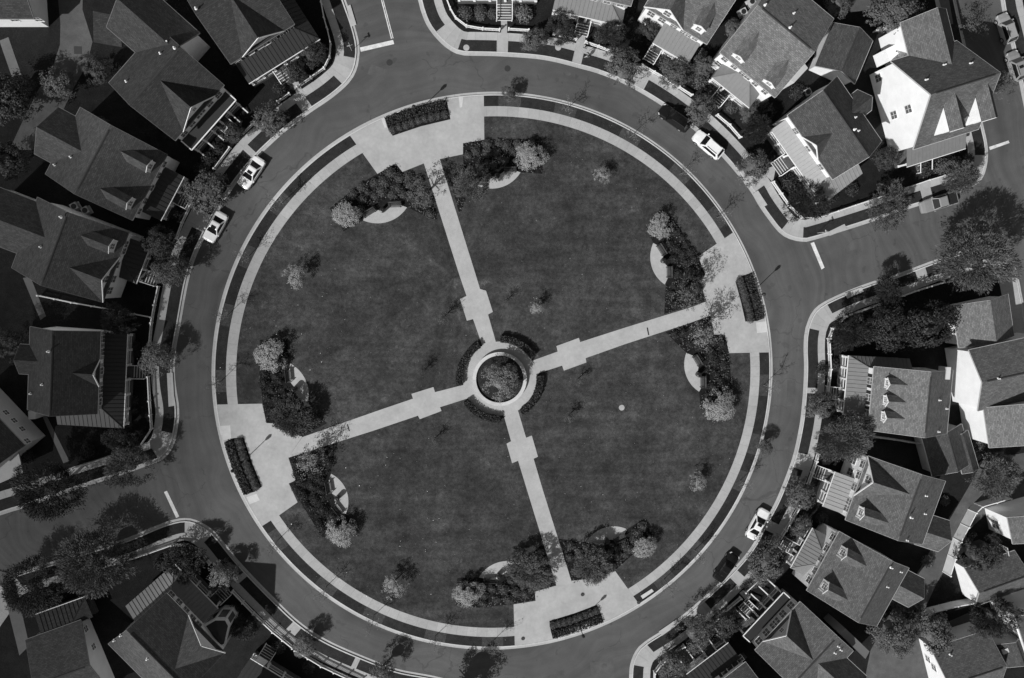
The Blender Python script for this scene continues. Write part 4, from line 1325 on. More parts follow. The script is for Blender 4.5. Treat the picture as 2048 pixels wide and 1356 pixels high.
# ------------------------------------------------------------------ plants
def leaf(mb, c, d, n, L, w):
    s = d.cross(n)
    if s.length < 1e-4: s = d.orthogonal()
    s = s.normalized() * (w / 2)
    mb.poly([c - d * (L / 2), c + s, c + d * (L / 2), c - s])
def rvec(r):
    while True:
        v = Vector((r.uniform(-1, 1), r.uniform(-1, 1), r.uniform(-1, 1)))
        if 0.02 < v.length < 1: return v.normalized()
def crown_mesh(kind, seed, n_cl, n_lf, size, core):
    """unit crown, centre at the origin: clumps of leaves through the volume, uneven outline"""
    r = random.Random(seed)
    mb = MB()
    lobes = [(rvec(r), r.uniform(.62, 1.16)) for _ in range(16)]
    def ext(d):
        e = .9
        for q, lr in lobes:
            w = max(0, (d.dot(q) - .72) / .28)
            e += (lr - .9) * w
        return e
    if core:
        for k in range(10):
            for j in range(6):
                P = []
                for a, b in ((k, j), (k + 1, j), (k + 1, j + 1), (k, j + 1)):
                    t = 2 * math.pi * a / 10; f = math.pi * b / 6
                    d = Vector((math.sin(f) * math.cos(t), math.sin(f) * math.sin(t), math.cos(f)))
                    P.append(d * core * ext(d))
                mb.poly(P)
    gaps = [(rvec(r), r.uniform(.86, .95)) for _ in range(5 if kind in ('fine', 'tuft', 'round') else 2)]
    for k in range(n_cl):
        d = rvec(r)
        if d.z < -.3: d.z = -d.z * .6; d.normalize()
        if any(d.dot(q) > g for q, g in gaps): continue
        e = ext(d)
        rad = e * (.64 + .36 * r.random() ** .7) if (core and r.random() < .8) else e * r.random() ** .5
        c = d * rad
        cs = r.uniform(.1, .2) if kind != 'spiky' else r.uniform(.08, .17)
        tilt = d * .9 + Vector((0, 0, .35))
        for j in range(n_lf):
            o = rvec(r) * cs * r.random() ** .45
            p = c + o
            if kind == 'spiky':
                dd = (Vector((p.x, p.y, p.z * .6 + .1)).normalized() + rvec(r) * .6).normalized()
                leaf(mb, p, dd, (rvec(r) + Vector((0, 0, .9))).normalized(), size * r.uniform(1.6, 3.0), size * r.uniform(.4, .65))
            else:
                dd = rvec(r)
                nn = (rvec(r) * .75 + tilt + o * 3).normalized()
                dd = (dd - nn * dd.dot(nn)).normalized()
                leaf(mb, p, dd, nn, size * r.uniform(.8, 1.6), size * r.uniform(.6, 1.0))
    return mb
CROWN = {}
KIND = {'round': ('round', 200, 30, .06, .55), 'spiky': ('spiky', 330, 26, .044, .25), 'fine': ('fine', 270, 28, .05, .42), 'big': ('spiky', 480, 30, .035, .25), 'open': ('open', 90, 16, .055, 0), 'tuft': ('tuft', 170, 22, .05, 0)}
def crown(kind, mat, var):
    key = (kind, mat, var)
    if key not in CROWN:
        b, ncl, nlf, sz, core = KIND[kind]
        CROWN[key] = crown_mesh(b, 100 + var * 7 + len(kind), ncl, nlf, sz, core).mesh('crown', [mat])
    return CROWN[key]
TRUNK = {}
def trunk_mesh(var, bark='bark'):
    if (var, bark) in TRUNK: return TRUNK[(var, bark)]
    r = random.Random(50 + var)
    mb = MB()
    mb.tube((0, 0, 0), (.01, .01, .5), .045, .032, 8)
    mb.tube((.01, .01, .5), (.0, .02, .78), .032, .016, 7)
    for k in range(6):
        a = k * 1.05 + r.uniform(-.3, .3); z = r.uniform(.38, .6)
        e = Vector((math.cos(a) * r.uniform(.22, .34), math.sin(a) * r.uniform(.22, .34), z + r.uniform(.15, .28)))
        mb.tube((.008, .008, z), e, .018, .006, 6)
        for q in range(2):
            t = e * .6 + Vector((.008, .008, z)) * .4
            mb.tube(t, t + Vector((r.uniform(-.1, .1), r.uniform(-.1, .1), .12)), .008, .003, 5)
    TRUNK[(var, bark)] = mb.mesh('trunk', [bark])
    return TRUNK[(var, bark)]
_tv = [0]
def tree(px, py, rp, label, kind='round', mat='leaf_m', flat_=0.85, lift=1.05, group=None, name='tree', cat='tree'):
    """rp: crown radius in photo pixels. The crown centre sits lift radii above the ground."""
    _tv[0] += 1
    R = rp / 14.0
    zc = R * lift + .4
    c = G(px, py, zc)
    R = rp / F * (CO - c).length
    root = thing(name, label, cat, (c.x, c.y, .13), _tv[0] * 1.7, group)
    t = bpy.data.objects.new('trunk', trunk_mesh(_tv[0] % 4)); COL.objects.link(t); t.parent = root
    s = zc * 1.15
    t.scale = (s, s, s)
    o = bpy.data.objects.new('crown', crown(kind, mat, _tv[0] % (4 if kind in ('fine', 'round', 'open') else 3))); COL.objects.link(o); o.parent = root
    k = .88 if kind in ('big', 'spiky') else .95
    j = random.Random(_tv[0])
    o.location = (0, 0, zc - .13); o.scale = (R * k * j.uniform(.86, 1.14), R * k * j.uniform(.86, 1.14), R * flat_ * j.uniform(.85, 1.1))
    return root
ST = 'street trees round the ring road'
T = tree
# west kerb
T(545, 240, 34, 'bushy street tree hanging over the kerb above the upper white sedan', 'round', 'leaf_m', group=ST, lift=.8)
T(417, 385, 46, 'large round street tree between the two white sedans on the left', 'round', 'leaf_m', group=ST, lift=.7)
T(343, 546, 42, 'round light topped street tree left of the ring, below the lower white sedan', 'fine', 'leaf_m', group=ST, lift=.75)
T(322, 482, 40, 'dark tree tucked behind the round street tree, beside a metal porch', 'round', 'leaf_d')
T(318, 717, 36, 'pale leaved street tree in front of the corner porch on the left', 'fine', 'leaf_l', group=ST, lift=.8)
T(262, 930, 46, 'dark feathery tree at the left street corner', 'spiky', 'leaf_m', group=ST, lift=.75)
T(106, 975, 72, 'very large dark spiky tree leaning over the left street', 'big', 'leaf_d', group=ST, lift=.8)
T(192, 1128, 70, 'very large grey green tree on the lower side of the left street', 'big', 'leaf_m', group=ST, lift=.6)
T(68, 1168, 60, 'large dark tree on the lower left street, against the left edge', 'big', 'leaf_d', group=ST, lift=.6)
T(448, 1150, 32, 'pale street tree on the lower left of the ring', 'fine', 'leaf_l', group=ST, lift=.7)
T(612, 1291, 26, 'small pale street tree on the lower left kerb, near the bottom edge', 'fine', 'leaf_l', group=ST, lift=.75)
T(766, 1344, 26, 'small dark tree cut by the bottom edge beside the ring', 'fine', 'leaf_m', group=ST)
T(372, 1122, 42, 'dark garden tree over the pale metal porch, lower left', 'spiky', 'leaf_d', lift=.7)
T(492, 1250, 34, 'dark garden tree behind the picket fence, lower left', 'spiky', 'leaf_d', lift=.7)
T(124, 168, 32, 'round tree beside the lane in the upper left', 'round', 'leaf_m')
T(196, 140, 30, 'dark tree at the garage end of the upper left lane', 'round', 'leaf_d')
T(14, 195, 46, 'dark garden tree at the left edge, upper left', 'round', 'leaf_d')
T(18, 320, 42, 'dark garden tree at the left edge above the gabled roof', 'round', 'leaf_d')
T(205, 250, 18, 'small dark shrubby tree in the gap between two upper left houses', 'round', 'leaf_d')
T(28, 690, 34, 'dark tree squeezed behind the porch house at the left edge', 'round', 'leaf_d')
T(240, 640, 36, 'dark garden tree between two porches on the left', 'spiky', 'leaf_d')
T(240, 880, 30, 'low dark tree in the left corner garden', 'spiky', 'leaf_d')
T(468, 262, 22, 'dark bush like tree beside the flat porch, upper left', 'round', 'leaf_d')
T(590, 150, 24, 'dark tree inside the top left corner fence', 'round', 'leaf_d')
T(625, 105, 26, 'dark tree beside the top left metal porch', 'round', 'leaf_d')
# north kerb
T(1067, 80, 31, 'bushy street tree at the top, between two picket fences', 'round', 'leaf_m', group=ST)
T(1118, 62, 34, 'dark garden tree left of the metal porch steps, top', 'spiky', 'leaf_d')
T(1222, 68, 34, 'dark feathery garden tree below the hipped metal porch, top', 'spiky', 'leaf_d')
T(1242, 133, 40, 'large leafy street tree at the top right of the green', 'round', 'leaf_m', group=ST)
T(1399, 221, 38, 'large round street tree over the black car, upper right', 'round', 'leaf_m', group=ST)
T(1503, 330, 42, 'large round street tree at the corner, below the white estate car', 'round', 'leaf_m', group=ST)
T(1516, 258, 40, 'very dark tree shading the pale metal porch', 'spiky', 'leaf_x')
T(1612, 402, 44, 'very dark spreading tree on the street corner fence, right', 'spiky', 'leaf_x')
T(1774, 415, 46, 'feathery street tree left of the grey pickup', 'spiky', 'leaf_m', group=ST, lift=.8)
T(1922, 360, 38, 'feathery street tree right of the grey pickup', 'spiky', 'leaf_m', group=ST)
T(1772, 318, 26, 'small dark tree beside the big white gable wall', 'round', 'leaf_d')
T(1788, 28, 46, 'large round tree behind the big white gable house, top right', 'round', 'leaf_m')
T(1672, 12, 28, 'round tree at the top edge beside the dark garage', 'round', 'leaf_m')
T(1940, 50, 36, 'sparse tree at the top of the far right street', 'open', 'leaf_m', lift=.7)
T(1988, 178, 34, 'sparse spreading tree on the far right street below the grey car', 'open', 'leaf_m', group=ST, lift=.6)
T(1352, 150, 34, 'low leafy garden tree in front of the tall side gable, top right', 'round', 'leaf_m')
T(1300, 60, 26, 'dark garden tree left of the tall side gable, top right', 'round', 'leaf_d')
T(1465, 60, 24, 'garden tree between the two white houses, top right', 'round', 'leaf_m')
T(1405, 130, 24, 'pale leaved garden tree beside the hipped metal porch, top right', 'round', 'leaf_m')
T(1500, 225, 22, 'small pale shrubby tree below the right dormer, upper right', 'round', 'leaf_m')
# east
T(1944, 524, 74, 'huge grey leaved tree on the right hand street, casting a long shadow', 'big', 'leaf_m', group=ST)
T(1776, 580, 38, 'dark street tree on the lower side of the right hand street', 'spiky', 'leaf_d', group=ST)
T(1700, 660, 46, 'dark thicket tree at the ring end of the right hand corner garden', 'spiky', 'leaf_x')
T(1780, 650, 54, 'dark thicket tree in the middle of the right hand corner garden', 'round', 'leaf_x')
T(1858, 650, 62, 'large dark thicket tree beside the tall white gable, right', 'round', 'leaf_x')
T(1640, 815, 34, 'leafy street tree below the bright picket fence, right', 'round', 'leaf_m', group=ST)
T(1685, 872, 62, 'large feathery tree between the three dormer house and the tall front gable', 'big', 'leaf_m')
T(1600, 985, 32, 'round street tree right of the ring, above the white sedan on the right', 'round', 'leaf_m', group=ST)
T(1602, 1050, 26, 'leafy garden tree behind the fence, right of the white sedan', 'round', 'leaf_m')
T(1535, 1126, 46, 'spreading street tree between the white sedan and the black sedan', 'round', 'leaf_m', group=ST)
T(1390, 1264, 36, 'pale topped street tree at the bottom right corner of the ring', 'fine', 'leaf_m', group=ST)
T(1455, 1240, 32, 'dark garden tree beside the flat railed porch', 'round', 'leaf_d')
T(1345, 1322, 38, 'round leafy tree filling the bottom right corner garden', 'fine', 'leaf_m')
T(1986, 945, 50, 'spreading tree over the lane at right', 'spiky', 'leaf_m')
T(1955, 1102, 42, 'dark tree behind the bent privacy fence', 'round', 'leaf_d', lift=.7)
T(1788, 1262, 42, 'round tree left of the long pale wall, bottom right', 'round', 'leaf_m')
T(1868, 1258, 42, 'dark leafy tree at the upper end of the long pale wall, bottom right', 'round', 'leaf_m')
T(1978, 1225, 46, 'dark feathery tree below the garage gable, bottom right', 'spiky', 'leaf_d')
T(2040, 805, 34, 'round tree at the right edge beside the white gabled house', 'round', 'leaf_l')
T(1818, 1222, 24, 'low dark tree at the rear corner of the two dormer house, lower right', 'round', 'leaf_d')
# the green
GP = 'dark trees where the paths meet the plazas'
T(948, 368, 44, 'dark feathery tree right of the upper path on the green', 'spiky', 'leaf_m', group=GP, lift=1.1)
T(846, 386, 40, 'thin dark tree left of the upper path on the green', 'open', 'leaf_m', group=GP, lift=1.1)
T(588, 838, 50, 'dark feathery tree above the left plaza entrance of the green', 'spiky', 'leaf_d', .5, .42, group=GP)
T(622, 918, 44, 'thin grey tree below the left path of the green', 'open', 'leaf_l', group=GP, lift=.7)
T(1058, 1140, 46, 'grey feathery tree left of the lower path on the green', 'spiky', 'leaf_m', .6, .5, group=GP)
T(1180, 1130, 52, 'large feathery tree right of the lower path on the green', 'spiky', 'leaf_m', .6, .5, group=GP)
T(1376, 585, 42, 'thin dark tree above the right plaza entrance of the green', 'open', 'leaf_m', group=GP, lift=1.3)
T(1408, 668, 44, 'grey feathery tree below the right path of the green', 'open', 'leaf_l', group=GP, lift=1.3)
PL = 'pale clipped trees at the ends of the seat beds'
for k, (x, y, rr) in {'north-east': (1060, 313, 32), 'north-west': (694, 426, 32), 'west-upper': (545, 710, 33), 'west-lower': (681, 1064, 33), 'south-west': (936, 1187, 32), 'south-east': (1288, 1090, 30), 'east-upper': (1322, 451, 29), 'east-lower': (1438, 812, 38)}.items():
    w = {'north-east': 'upper right seat bed', 'north-west': 'upper left seat bed', 'west-upper': 'left seat bed above the path', 'west-lower': 'left seat bed below the path', 'south-west': 'bottom left seat bed', 'south-east': 'bottom right seat bed', 'east-upper': 'right seat bed above the path', 'east-lower': 'right seat bed below the path'}[k]
    T(x, y, rr, 'pale dense tree at the end of the ' + w, 'fine', 'leaf_p', .55, .5, group=PL)
LT = 'small trees scattered on the lawns of the green'
T(1206, 350, 22, 'small thin tree on the upper right lawn', 'tuft', 'leaf_p', group=LT, lift=.75)
T(590, 552, 28, 'small pale tree on the upper left lawn', 'tuft', 'leaf_p', group=LT, lift=.75)
T(790, 1168, 26, 'small pale tree on the lower left lawn, near the bottom', 'tuft', 'leaf_p', group=LT, lift=.75)
T(1396, 964, 23, 'small pale tree on the lower right lawn', 'tuft', 'leaf_p', group=LT, lift=.75)
T(1072, 612, 20, 'small pale speckled tree upper right of the central ring', 'tuft', 'leaf_p', group=LT, lift=.75)
T(886, 636, 22, 'small dark speckled tree upper left of the central ring', 'open', 'leaf_m', group=LT)
T(1015, 600, 13, 'tiny dark tree right of the upper path square', 'open', 'leaf_d', group=LT)
T(1140, 835, 17, 'tiny speckled tree lower right of the central ring', 'open', 'leaf_m', group=LT)
T(1160, 760, 16, 'tiny thin tree below the right path square', 'open', 'leaf_m', group=LT)
T(870, 880, 16, 'tiny thin tree below the left path square', 'open', 'leaf_m', group=LT)
T(848, 742, 16, 'tiny dark tree above the left path square', 'open', 'leaf_d', group=LT)
T(1004, 763, 42, 'leafy tree in the round walled bed at the centre of the green', 'fine', 'leaf_l', .8, .8)
T(1019, 188, 19, 'small full leaved tree in the verge at the top of the ring', 'fine', 'leaf_m', group='young trees in the verge of the green')
T(1526, 895, 19, 'small full leaved tree in the verge at the right of the ring', 'fine', 'leaf_m', group='young trees in the verge of the green')
T(1560, 842, 0.1 + 12, 'small sapling on the road side of the right verge', 'open', 'leaf_m') if False else None

T(902, 1420, 42, 'large tree just below the bottom edge, its shadow lying on the ring road', 'round', 'leaf_m', group=ST, lift=1.5)
# bare saplings
def sapling_mesh(seed):
    r = random.Random(seed); mb = MB(); tw = MB()
    mb.tube((0, 0, 0), (.03, .02, 2.2), .05, .03, 7)
    mb.tube((.03, .02, 2.2), (.0, .06, 3.6), .03, .012, 6)
    for k in range(15):
        a = r.uniform(0, 6.28); z = r.uniform(1.5, 3.4); L = r.uniform(.7, 1.5)
        e = Vector((math.cos(a) * L, math.sin(a) * L, z + L * .8))
        b = Vector((.02, .03, z))
        tw.tube(b, e, .018, .007, 5)
        for q in range(4):
            t = b.lerp(e, r.uniform(.35, .95)); v = rvec(r); v.z = abs(v.z)
            tw.tube(t, t + v * r.uniform(.25, .5), .009, .004, 4)
            for _ in range(2):
                leaf(tw, t + v * r.uniform(.1, .5), rvec(r), (rvec(r) + Vector((0, 0, 1))).normalized(), .14, .09)
    return mb.mesh('trunk', ['twig']), tw.mesh('crown', ['twig'])
SAPM = [sapling_mesh(s) for s in (3, 4, 5)]
SAPL = ['upper right, second past the full leaved tree', 'upper right, opposite the black car', 'upper right, opposite the white estate car', 'upper right, just above the right plaza', 'right side, just below the right plaza', 'lower right, below the full leaved one',
        'lower right, opposite the black sedan', 'bottom right, just before the bottom plaza', 'bottom, just left of the bottom plaza', 'bottom, second left of the bottom plaza', 'bottom left, third from the bottom plaza', 'bottom left, fourth from the bottom plaza', 'lower left, just below the left plaza', 'left, just above the left plaza', 'left, second above the left plaza', 'upper left, opposite the lower white sedan', 'upper left, opposite the upper white sedan']
_i = 0
for p in PITS:
    if p in ((1019, 205), (1517, 890)): continue
    r, a = to_polar(p)
    q = polar((R_OUT - .6 + R_W1) / 2 - .05, a)
    root = thing('sapling', 'bare young tree in the ring verge, ' + SAPL[_i], 'sapling', (q.x, q.y, .13), _i * 1.1, 'bare young trees in the verge of the green')
    for me, nm in zip(SAPM[_i % 3], ('trunk', 'crown')):
        o = bpy.data.objects.new(nm, me); COL.objects.link(o); o.parent = root
    _i += 1

# shrubs
def shrub_mesh(seed, mat, n=520, sz=.15):
    r = random.Random(seed); mb = MB()
    mb.lathe([(.3, 0), (.5, .25), (.55, .45), (.36, .66), (.1, .74)], n=9)
    for k in range(n):
        d = rvec(r); d.z = abs(d.z) * 1.1 - .1
        c = Vector((d.x * .85, d.y * .85, .42 + d.z * .52)) * 1.0
        nn = (d + rvec(r) * 1.3).normalized(); dd = rvec(r); dd = (dd - nn * dd.dot(nn)).normalized()
        leaf(mb, c + d * r.uniform(-.2, .24), dd, nn, sz * r.uniform(.8, 1.7), sz * r.uniform(.6, 1))
    return mb.mesh('shrub', [mat])
SHM = {m: [shrub_mesh(s, m) for s in (1, 2)] for m in ('leaf_d', 'leaf_m', 'leaf_l')}
_sr = random.Random(11)
def shrub(p, r, label, mat='leaf_m', group=None):
    o = bpy.data.objects.new('shrub', SHM[mat][_sr.randrange(2)]); COL.objects.link(o)
    o.location = (p.x, p.y, .13)
    s = r / .85
    o.scale = (s, s, s * _sr.uniform(.8, 1.05)); o.rotation_euler = (0, 0, _sr.uniform(0, 6.28))
    return tag(o, label, 'shrub', group)
def inside(p, poly):
    c = False; n = len(poly)
    for i in range(n):
        a, b = poly[i], poly[i - 1]
        if (a[1] > p[1]) != (b[1] > p[1]) and p[0] < (b[0] - a[0]) * (p[1] - a[1]) / (b[1] - a[1]) + a[0]: c = not c
    return c
BEDW = {'north-east': 'upper right', 'north-west': 'upper left', 'west-upper': 'left, above the path', 'west-lower': 'left, below the path', 'south-west': 'bottom left', 'south-east': 'bottom right', 'east-upper': 'right, above the path', 'east-lower': 'right, below the path'}
KEEP = {'north-east': (1060, 313), 'north-west': (694, 426), 'west-upper': (545, 710), 'west-lower': (681, 1064), 'south-west': (936, 1187), 'south-east': (1288, 1090), 'east-upper': (1322, 451), 'east-lower': (1438, 812)}
for k, poly in BEDS.items():
    bench = [G(q).xy for pr in ALC[k][4:] for q in (pr[0], pr[1], ((pr[0][0] + pr[1][0]) / 2, (pr[0][1] + pr[1][1]) / 2))] + [G(ALC[k][3]).xy]
    got = []
    xs = [p[0] for p in poly]; ys = [p[1] for p in poly]
    tries = 0
    while len(got) < 22 and tries < 1500:
        tries += 1
        p = (_sr.uniform(min(xs), max(xs)), _sr.uniform(min(ys), max(ys)))
        if not inside(p, poly): continue
        if any(not inside((p[0] + dx, p[1] + dy), poly) for dx, dy in ((7, 0), (-7, 0), (0, 7), (0, -7))): continue
        w = G(p).xy
        if (w - G(KEEP[k]).xy).length < 1.9: continue
        if any((w - q).length < 1.25 for q in bench): continue
        if any((w - q).length < 1.02 for q in got): continue
        got.append(w)
        shrub(w, _sr.uniform(.4, .68), 'round clipped shrub in the seat bed at the ' + BEDW[k] + ' of the green', 'leaf_d' if k[:4] in ('west', 'east') else 'leaf_m', 'round shrubs in the ' + BEDW[k] + ' seat bed')
    mb = MB(); r = random.Random(len(k) + 40)
    for _ in range(2600):
        p = (r.uniform(min(xs), max(xs)), r.uniform(min(ys), max(ys)))
        if not inside(p, poly): continue
        w = G(p).xy
        if any((w - q).length < .9 for q in bench) or r.random() < .25: continue
        nn = (rvec(r) + Vector((0, 0, .8))).normalized(); dd = rvec(r); dd = (dd - nn * dd.dot(nn)).normalized()
        leaf(mb, Vector((w.x, w.y, .16 + r.uniform(.03, .4))), dd, nn, r.uniform(.14, .32), r.uniform(.1, .2))
    tag(mb.build('ground_cover', 'leaf_d' if k[:4] == 'west' else 'leaf_m'), 'loose low planting between the shrubs of the ' + BEDW[k].replace(',', '') + ' seat bed', 'ground cover', kind='stuff')
for k, poly in PLANTERS.items():
    # two rows: shrubs towards the green, low ground cover towards the road
    W = pxpoly(poly)
    ctr = sum(W, Vector((0, 0))) / len(W)
    rs = [(p - IC).length for p in W]; an = sorted(((math.atan2((p - IC).y, (p - IC).x) - math.atan2((ctr - IC).y, (ctr - IC).x) + math.pi) % (2 * math.pi) - math.pi) for p in W)
    a0 = math.atan2((ctr - IC).y, (ctr - IC).x)
    r0, r1 = min(rs), max(rs)
    for j in range(9):
        t = an[0] * .86 + (an[-1] - an[0]) * .86 * j / 8
        shrub(polar(r0 + .75, a0 + t), .5, 'round low shrub in the planter of the ' + k + ' plaza', 'leaf_m', 'round shrubs in the ' + k + ' plaza planter')
    mb = MB(); r = random.Random(len(k))
    for _ in range(1500):
        t = r.uniform(an[0] * .96, an[-1] * .96); rr = r.uniform((r0 + r1) / 2 + .1, r1 - .12)
        q = polar(rr, a0 + t)
        if not inside((q.x, q.y), W): continue
        nn = (rvec(r) + Vector((0, 0, .9))).normalized(); dd = rvec(r); dd = (dd - nn * dd.dot(nn)).normalized()
        leaf(mb, Vector((q.x, q.y, .15 + r.uniform(.05, .4))), dd, nn, r.uniform(.12, .28), r.uniform(.1, .18))
    tag(mb.build('ground_cover', 'leaf_d'), 'dark low ground cover on the road side of the ' + k + ' plaza planter', 'ground cover', kind='stuff')
# hedges round the central ring
for nm, p, q in (('upper right', (1000, 668), (1072, 708)), ('upper left', (955, 683), (930, 768)), ('lower left', (936, 798), (1000, 832)), ('lower right', (1036, 815), (1078, 750))):
    a0, a1 = to_polar(p)[1], to_polar(q)[1]
    d = (a1 - a0 + math.pi) % (2 * math.pi) - math.pi
    mb = MB(); r = random.Random(len(nm) * 3)
    for _ in range(3600):
        t = r.random(); rr = R_C + .42 + r.uniform(-.5, .5); z = .85 * r.random() ** .5
        c = polar(rr, a0 + d * t)
        nn = (rvec(r) + Vector((0, 0, .7))).normalized(); dd = rvec(r); dd = (dd - nn * dd.dot(nn)).normalized()
        leaf(mb, Vector((c.x, c.y, .15 + z)), dd, nn, r.uniform(.12, .26), r.uniform(.08, .15))
    n = 20
    for k in range(n):
        A = [polar(R_C + x, a0 + d * (k + y) / n) for x, y in ((.1, 0), (.74, 0), (.74, 1), (.1, 1))]
        mb.poly([(*A[0], .75), (*A[1], .75), (*A[2], .75), (*A[3], .75)])
        mb.poly([(*A[0], .1), (*A[3], .1), (*A[3], .75), (*A[0], .75)]); mb.poly([(*A[1], .1), (*A[2], .1), (*A[2], .75), (*A[1], .75)])
    tag(mb.build('hedge', 'leaf_d'), 'dark clipped hedge arc at the ' + nm + ' of the central ring', 'hedge', 'hedge arcs round the central ring')
# central round wall
wall = thing('round_wall', 'low pale stone ring wall round the central bed', 'wall', (IC.x, IC.y, .14))
mb = MB()
ro, ri, n = 3.78, 3.4, 72
for k in range(n):
    a, b = 2 * math.pi * k / n, 2 * math.pi * (k + 1) / n
    P = lambda r, t, z: (r * math.cos(t), r * math.sin(t), z)
    L0, L1 = a * ro, b * ro
    mb.poly([P(ro, a, 0), P(ro, b, 0), P(ro, b, .5), P(ro, a, .5)], 0, [(L0, 0), (L1, 0), (L1, .5), (L0, .5)])
    mb.poly([P(ri, b, 0), P(ri, a, 0), P(ri, a, .5), P(ri, b, .5)], 0, [(L1, 0), (L0, 0), (L0, .5), (L1, .5)])
mb.build('wall_ring', 'stone', wall)
mb = MB()
for k in range(n):
    a, b = 2 * math.pi * k / n, 2 * math.pi * (k + 1) / n
    L0, L1 = a * ro, b * ro
    mb.poly([P(ro + .05, a, .58), P(ro + .05, b, .58), P(ri - .05, b, .58), P(ri - .05, a, .58)], 0, [(L0, 0), (L1, 0), (L1, .4), (L0, .4)])
    mb.poly([P(ro + .05, a, .5), P(ro + .05, b, .5), P(ro + .05, b, .58), P(ro + .05, a, .58)], 0, [(L0, 0), (L1, 0), (L1, .1), (L0, .1)])
    mb.poly([P(ri - .05, b, .5), P(ri - .05, a, .5), P(ri - .05, a, .58), P(ri - .05, b, .58)])
mb.build('coping', 'kerbtop', wall)
flat('planting_bed', [polar(3.4, 2 * math.pi * k / 60) for k in range(60)], .45, 'verge')

# garden shrubs near the houses
GS = [(930, 30, 12, 'leaf_m'), (960, 26, 11, 'leaf_m'), (960, 34, 8, 'leaf_l'), (1045, 32, 15, 'leaf_l'), (1030, 22, 10, 'leaf_m'), (985, 30, 9, 'leaf_m'), (1200, 78, 12, 'leaf_m'), (1180, 30, 6, 'leaf_d'),
      (1330, 128, 14, 'leaf_m'), (1370, 150, 13, 'leaf_m'), (1395, 160, 16, 'leaf_m'), (1420, 190, 14, 'leaf_m'), (1460, 215, 12, 'leaf_m'), (1520, 205, 12, 'leaf_m'), (1400, 110, 10, 'leaf_l'), (1590, 185, 14, 'leaf_d'), (1606, 190, 12, 'leaf_d'),
      (1575, 365, 16, 'leaf_d'), (1590, 385, 14, 'leaf_d'), (1655, 395, 14, 'leaf_d'), (1700, 380, 12, 'leaf_d'), (1845, 340, 14, 'leaf_d'), (1880, 335, 16, 'leaf_m'), (1905, 330, 14, 'leaf_m'), (1930, 320, 12, 'leaf_d'),
      (1490, 1170, 9, 'leaf_d'), (1499, 1167, 9, 'leaf_m'), (1508, 1162, 10, 'leaf_m'), (1520, 1160, 10, 'leaf_m'), (1528, 1158, 8, 'leaf_m'), (1440, 1235, 12, 'leaf_m'), (1440, 1270, 14, 'leaf_l'), (1600, 1030, 10, 'leaf_d'), (1640, 1035, 12, 'leaf_d'), (1575, 1078, 10, 'leaf_m'), (1555, 1120, 11, 'leaf_d'),
      (1640, 740, 12, 'leaf_d'), (1665, 730, 12, 'leaf_d'), (1668, 860, 12, 'leaf_m'), (272, 690, 9, 'leaf_d'), (275, 705, 8, 'leaf_d'), (270, 800, 9, 'leaf_d'), (268, 820, 8, 'leaf_d'), (420, 320, 12, 'leaf_d'), (440, 300, 11, 'leaf_d'), (405, 340, 12, 'leaf_d'), (600, 110, 12, 'leaf_d'), (560, 180, 11, 'leaf_d'),
      (350, 425, 10, 'leaf_d'), (380, 380, 10, 'leaf_d'), (310, 520, 11, 'leaf_d'), (325, 1075 + 50, 12, 'leaf_d'), (440, 1190, 10, 'leaf_d'), (470, 1215, 10, 'leaf_d'), (560, 1290, 12, 'leaf_d'), (620, 1330, 12, 'leaf_d'), (60, 1000 - 90, 12, 'leaf_d'), (180, 900, 12, 'leaf_d'), (1885, 1000, 10, 'leaf_m'), (1850, 1120, 12, 'leaf_m'), (1775, 1200, 14, 'leaf_d'), (1950, 885, 14, 'leaf_m')]
REFN = []
def refs(x, y):
    """the quarter of the photo a garden shrub stands in, said with what is next to it"""
    v = 'top' if y < 200 else 'upper' if y < 500 else 'middle' if y < 850 else 'lower' if y < 1150 else 'bottom'
    hh = 'far left' if x < 300 else 'left' if x < 700 else 'centre' if x < 1200 else 'right' if x < 1650 else 'far right'
    return v + ' ' + hh
_cnt = {}
for x, y, rr, mt in GS:
    tone = {'leaf_d': 'dark', 'leaf_m': 'mid grey', 'leaf_l': 'pale'}[mt]
    where = refs(x, y)
    shrub(G(x, y).xy, rr / 14, tone + ' garden shrub among the ' + where + ' front gardens', mt, tone + ' garden shrubs, ' + where)
# fallen leaves
mb = MB(); r = random.Random(8)
for _ in range(1300):
    a = r.uniform(0, 6.28); rr = (R_OUT - 1) * math.sqrt(r.random())
    if rr < 5.5: continue
    q = polar(rr, a); s = r.uniform(.02, .05)
    nn = (Vector((0, 0, 1)) + rvec(r) * .3).normalized(); dd = rvec(r); dd = (dd - nn * dd.dot(nn)).normalized()
    leaf(mb, Vector((q.x, q.y, .17)), dd, nn, s * 2, s * 1.6)
tag(mb.build('fallen_leaves', 'rim'), 'pale fallen leaves scattered over the green', 'leaves', kind='stuff')
